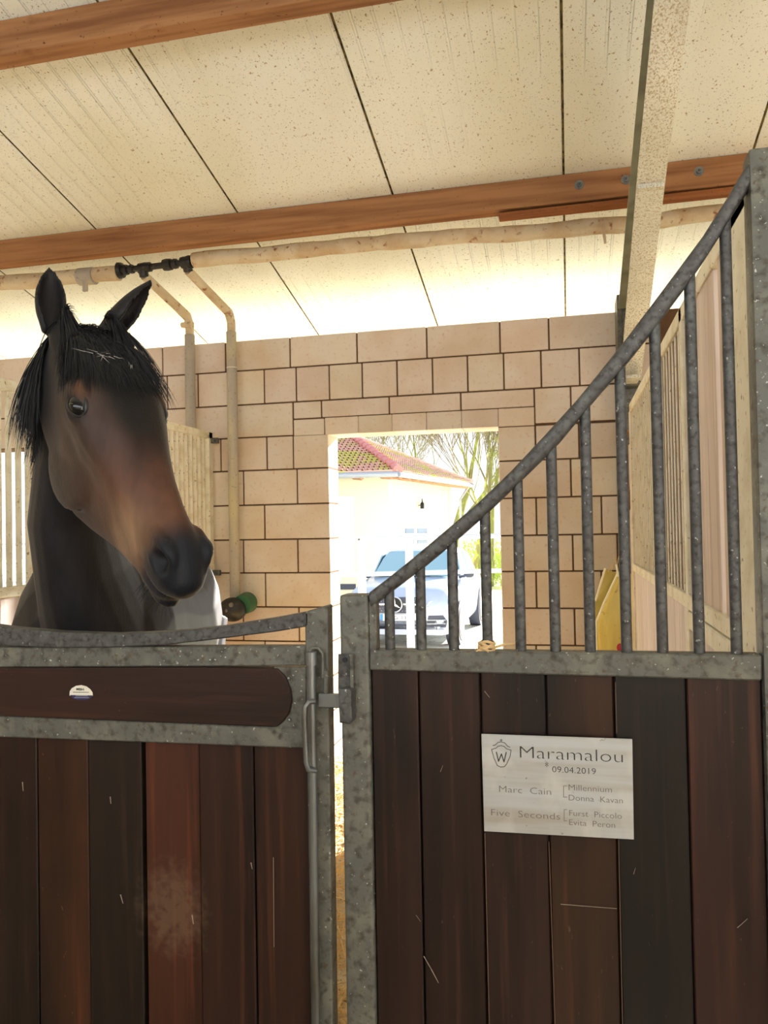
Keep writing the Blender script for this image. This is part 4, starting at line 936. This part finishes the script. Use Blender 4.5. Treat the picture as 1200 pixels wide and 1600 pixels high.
bc = K(0, -.06, .745)
mm = MB(); mm.tube([bc + CYv * .02, bc], .125, 28); mm.build('badge_disc', black, car, True)
mm = MB(); mm.tube([bc + CX * .125 * math.cos(a) + Vector((0, 0, .125 * math.sin(a))) - CYv * .01 for a in np.linspace(0, 2 * math.pi, 33)], .012, 8)
mm.build('badge_ring', chrome, car, True)
mm = MB()
for a in (90, 210, 330):
    a = R(a); d = CX * math.cos(a) + Vector((0, 0, math.sin(a))); n2 = CX * -math.sin(a) + Vector((0, 0, math.cos(a))); q = bc - CYv * .012
    mm.prism([q + n2 * .022, q + d * .118, q - n2 * .022], -CYv * .012)
mm.build('badge_star', chrome, car)
patch([(-.26, .0, .47), (.26, .0, .47), (.26, .0, .58), (-.26, .0, .58)], (0, -.03, 0), 'number_plate', mat('number plate', col((232, 234, 240)), .5))
patch([(-.262, -.003, .472), (-.215, -.003, .472), (-.215, -.003, .578), (-.262, -.003, .578)], (0, -.03, 0), 'plate_band', mat('plate blue', col((70, 150, 220)), .5))
cu = text('GG 11', 0, 0, .30, .062, 0, mat('plate letters', col((120, 124, 140)), .6), car, name='plate_lettering')
n_ = len(cu.data.vertices); a_ = np.empty(n_ * 3); cu.data.vertices.foreach_get('co', a_); a_ = a_.reshape(-1, 3)
a_ = np.array([K(v[0] - .12, -.038, v[2] + .495) for v in a_]); cu.data.vertices.foreach_set('co', a_.ravel()); cu['kind'] = 'stuff'
patch([(-.82, .03, .38), (.82, .03, .38), (.80, .06, .43), (-.80, .06, .43)], (0, -.05, 0), 'bumper_slot', cdark)
patch([(-.80, .03, .24), (.80, .03, .24), (.84, .05, .33), (-.84, .05, .33)], (0, -.07, 0), 'bumper_lip', paint)
for x0, x1 in ((-.70, -.04), (.04, .70)): MB().tube([K(x0, 1.24, 1.135), K(x1, 1.26, 1.15)], .008, 6).build('wiper', cdark, car)
# ---- house
rend = mat('cream rendered house wall', col((246, 236, 208)), .9)
tilem = mat('red clay roof tile', col((232, 190, 174)), .8, 0, .2, layers=[((1.3, 1.3, 1.3), col((218, 208, 124)), .47, .58, 5), ((5, 5, 5), col((226, 190, 170)), .5, .7, 4)])
gut = mat('zinc gutter', col((176, 182, 190)), .4, .4)
hg = -.48
hc = deep(607, 760, 20.0); hr_ = deep(704, 760, 25.0); hl = deep(250, 760, 20.6); hback = hr_ + (hl - hc)
house = thing('house', 'low cream house with a mossy red hipped tile roof across the yard', 'house', (hc.x, hc.y, hg))
ez = deep(607, 741, 20.0).z
wb = MB()
for a, b in ((hl, hc), (hc, hr_), (hr_, hback), (hback, hl)):
    d = (b - a); d.z = 0; nrm = Vector((d.y, -d.x, 0)).normalized(); a0 = Vector((a.x, a.y, hg)); b0 = Vector((b.x, b.y, hg))
    wb.prism([a0, b0, Vector((b.x, b.y, ez + .05)), Vector((a.x, a.y, ez + .05))], -nrm * .25)
wb.build('house_wall', rend, house)
ec = deep(622, 739, 19.4); er = deep(737, 753.5, 25.4); el = Vector((ec.x, ec.y, 0)) + (Vector((hl.x, hl.y, 0)) - Vector((hc.x, hc.y, 0))); ap = deep(549, 684, 23.6)
ec.z = er.z = ez; el.z = ez; apl = ap + (Vector((hl.x, hl.y, 0)) - Vector((hc.x, hc.y, 0))) * .75
eb = er + (el - ec)
rb = MB(); rb.raw([ec, er, eb, el, ap, apl], [(0, 1, 4), (3, 0, 4, 5), (1, 2, 5, 4), (2, 3, 5), (0, 3, 2, 1)]); rb.build('roof_deck', mat('roof deck', col((150, 112, 92)), .9), house)
def tiles(A, B, C_, D_, nu, nv):     # eave A-B, top D_-C_ ; rows of humped pantiles as real relief
    A, B, C_, D_ = map(Vector, (A, B, C_, D_)); n = (B - A).cross(D_ - A).normalized(); n = n if n.z > 0 else -n
    eav = (B - A); vs = []; fs = []
    for j in range(nv):
        v0, v1 = j / nv, (j + 1.12) / nv
        for i in range(nu):
            u0, u1 = i / nu, (i + 1) / nu
            def P_(u, v):
                l0 = A.lerp(D_, v); r0 = B.lerp(C_, v); p = A + eav * u + (A.lerp(D_, v) - A - eav * ((A.lerp(D_, v) - A).dot(eav) / eav.length_squared))
                return p, ((p - l0).dot(eav) >= -.02 and (r0 - p).dot(eav) >= -.02)
            pc, ok = P_((u0 + u1) / 2, (v0 + v1) / 2)
            if not ok: continue
            k = len(vs); jx = random.uniform(-.008, .008)
            for vv, hh in ((v0, .075 + jx), (min(v1, 1), .02)):
                for t_ in (0, .25, .5, .75, 1):
                    p, _ = P_(u0 + (u1 - u0) * t_, vv); vs.append(p + n * (hh + .045 * math.sin(t_ * 2 * math.pi)))
            for a in range(4): fs.append((k + a, k + a + 1, k + 6 + a, k + 5 + a))
            p0, _ = P_(u0, v0); p1_, _ = P_(u1, v0); vs += [p0, p1_]; fs.append((k, k + 10, k + 11, k + 4))
    return MB().raw(vs, fs)
o = tiles(el, ec, ap, apl, 46, 16).build('roof_tiles', tilem, house); o['kind'] = 'stuff'
o = tiles(ec, er, ap, ap, 42, 16).build('roof_tiles', tilem, house); o['kind'] = 'stuff'
rd = mat('pinkish ridge tile', col((214, 138, 130)), .7)
for i in range(12):
    a = ec.lerp(ap, i / 12); b = ec.lerp(ap, (i + 1.1) / 12); MB().tube([a + Vector((0, 0, .06)), b + Vector((0, 0, .06))], [.13, .10], 10).build('ridge_tile', rd, house, True)
for i in range(14):
    a = er.lerp(ap, i / 14); b = er.lerp(ap, (i + 1.1) / 14); MB().tube([a + Vector((0, 0, .05)), b + Vector((0, 0, .05))], [.11, .09], 8).build('ridge_tile', tilem, house, True)
for a, b in ((el, ec), (ec, er)): MB().tube([a + Vector((0, 0, -.04)), b + Vector((0, 0, -.04))], .075, 10).build('gutter', gut, house, True)
raf = mat('brown rafter end', col((188, 140, 108)), .7)
for i in range(10):
    p = ec.lerp(er, .03 + i * .1); q_ = hc.lerp(hr_, .03 + i * .1); q_.z = p.z; MB().tube([p + Vector((0, 0, -.12)), Vector((q_.x, q_.y, ez - .06))], .055, 4).build('rafter_end', raf, house)
for i in range(8):
    p = ec.lerp(el, .03 + i * .12); q_ = hc.lerp(hl, .03 + i * .12); q_.z = p.z; MB().tube([p + Vector((0, 0, -.12)), Vector((q_.x, q_.y, ez - .06))], .055, 4).build('rafter_end', raf, house)
dpw = Vector((er.x, er.y, ez)); MB().tube([dpw + Vector((-.1, -.1, -.1)), dpw + Vector((-.35, -.25, -.5)), Vector((dpw.x - .35, dpw.y - .25, hg))], .04, 8).build('downpipe', gut, house, True)
def onW(px, py, a, b, off=0):
    d = b - a; nrm = Vector((d.y, -d.x, 0)).normalized(); r = ray(px, py); return EYE + r * (((a + nrm * off) - EYE).dot(nrm) / r.dot(nrm)), nrm
def wpatch(pix, a, b, th, name, m, off=0):
    P_ = []; 
    for x, y in pix: p, nrm = onW(x, y, a, b, off); P_.append(p)
    return MB().prism(P_, nrm * th).build(name, m, house)
wfr = mat('white window frame', col((236, 236, 240)), .6); wgl = mat('house window glass', col((110, 128, 146)), .15, .2, .6)
wpatch([(628, 822), (668, 822), (668, 858), (628, 858)], hc, hr_, .03, 'window', wfr)
for x0, x1 in ((631, 645), (650.5, 665)):
    for y0, y1 in ((825.5, 833.5), (838, 850)): wpatch([(x0, y0), (x1, y0), (x1, y1), (x0, y1)], hc, hr_, .045, 'window_pane', wgl)
wpatch([(626, 816), (671, 817), (671, 819.5), (626, 818.5)], hc, hr_, .06, 'window_lintel', mat('lintel grey', col((214, 206, 204)), .7))
wpatch([(505, 775), (553.5, 775), (553.5, 902), (505, 902)], hl, hc, .02, 'house_door', mat('pale house door', col((226, 226, 230)), .6))
wpatch([(512, 781), (547, 781), (547, 810), (512, 810)], hl, hc, .035, 'door_panel', wfr)
wpatch([(530, 912.5), (556, 912.5), (556, 921), (530, 921)], hl, hc, .03, 'cellar_grille', cdark)
wl_ = onW(653.5, 790, hc, hr_)
lamp = thing('wall_lantern', 'small dark wall lantern on the cream house wall', 'lamp', wl_[0])
q_ = wl_[0] + wl_[1] * .12
MB().box(q_ + Vector((-.05, -.05, -.09)), q_ + Vector((.05, .05, .05)), .01).build('lantern_body', black, lamp)
MB().tube([q_ + Vector((0, 0, .05)), q_ + Vector((0, 0, .10)), q_ + Vector((0, 0, .20))], [.06, .02, .008], 8).build('lantern_cap', black, lamp)
MB().tube([q_ + Vector((0, 0, .02)), wl_[0]], .012, 6).build('bracket', black, lamp)
# ---- trees
bark = mat('mossy bark', col((126, 130, 74)), .9, layers=[((3, 3, 1), col((118, 106, 76)), .45, .65, 4), ((9, 9, 3), col((164, 172, 84)), .5, .65, 4)])
twig = mat('grey brown twig', col((136, 128, 98)), .9)
def tree(px, d, h, r0, label, lean=0, seed=0, fork=3, name='bare_tree'):
    rn = random.Random(seed); base = deep(px, 880, d); base.z = -.5
    t = thing(name, label, 'tree', base, 'bare trees behind the house'); trunk = MB(); tw_ = MB(); br = MB()
    def grow(p, d_, L, r, lv):
        pts = [p]; rs = [r]; q = p.copy(); dd = d_.copy()
        for k in range(4):
            dd = (dd + Vector((rn.gauss(0, .09), rn.gauss(0, .09), rn.gauss(.04, .05)))).normalized(); q = q + dd * L / 4; pts.append(q.copy()); rs.append(max(r * (1 - .15 * (k + 1)), .012))
        (trunk if lv == 0 else br if lv < 3 else tw_).tube(pts, rs, 9 if lv == 0 else 6 if lv < 3 else 3, cap=False)
        if lv >= 5 or r < .006: return
        n = fork if lv < 2 else rn.choice((3, 4))
        for i in range(n):
            k = rn.choice((2, 3, 4)) if lv else rn.choice((2, 3, 4, 4)); ang = rn.uniform(0, 6.28); sp2 = rn.uniform(.3, .75)
            nd = (dd + (CR * math.cos(ang) + CT * math.sin(ang) * .7) * sp2 + Vector((0, 0, .15))).normalized()
            grow(pts[k], nd, L * rn.uniform(.6, .82), rs[k] * rn.uniform(.45, .7), lv + 1)
        if lv < 3: grow(pts[-1], (dd + Vector((rn.gauss(0, .1), rn.gauss(0, .1), .1))).normalized(), L * .8, rs[-1], lv + 1)
    grow(base, (Vector((0, 0, 1)) + CR * lean).normalized(), h * .38, r0, 0)
    trunk.build('trunk', bark, t, True); br.build('branches', bark, t, True); o = tw_.build('twigs', twig, t); o['kind'] = 'stuff'
tree(706, 31, 10, .26, 'thick mossy bare tree rising behind the house roof', .02, 3)
tree(742, 26, 8.5, .20, 'slim bare tree beside the right end of the house', .04, 8)
tree(690, 36, 10, .20, 'forked bare tree seen just over the roof slope', -.06, 12)
tree(763, 27, 8, .17, 'yellow-green bare tree nearest the right edge of the doorway', .03, 21)
tree(640, 38, 11, .18, 'distant bare tree with fine twigs above the middle of the roof', -.1, 33)
tree(585, 46, 12, .16, 'faint distant tree left above the roof ridge', .1, 41)
bm_ = mat('pale spring shrub', col((168, 186, 92)), .8)
def shrub(px, d, w_, h_, label, seed):
    rn = random.Random(seed); c = deep(px, 880, d); c.z = -.5; vs = []; fs = []
    for i in range(1500):
        a = rn.uniform(0, 6.28); rr = w_ * math.sqrt(rn.random()); z = h_ * rn.random() * (1 - .4 * (rr / w_) ** 2); p = c + Vector((math.cos(a) * rr, math.sin(a) * rr, z))
        d_ = Vector((rn.gauss(0, .6), rn.gauss(0, .6), rn.uniform(.3, 1.2))).normalized() * rn.uniform(.15, .35); n2 = d_.cross(CT).normalized() * .018; k = len(vs)
        vs += [p - n2, p + n2, p + d_]; fs.append((k, k + 1, k + 2))
    m = MB().raw(vs, fs); o = m.build('shrub', bm_, None); tag(o, label, 'shrub', kind='stuff')
shrub(752, 32, 1.5, 1.6, 'pale green spring undergrowth beyond the fence beside the car', 5)
shrub(795, 28, 1.4, 1.2, 'low pale green shrubs at the right edge of the doorway view', 6)
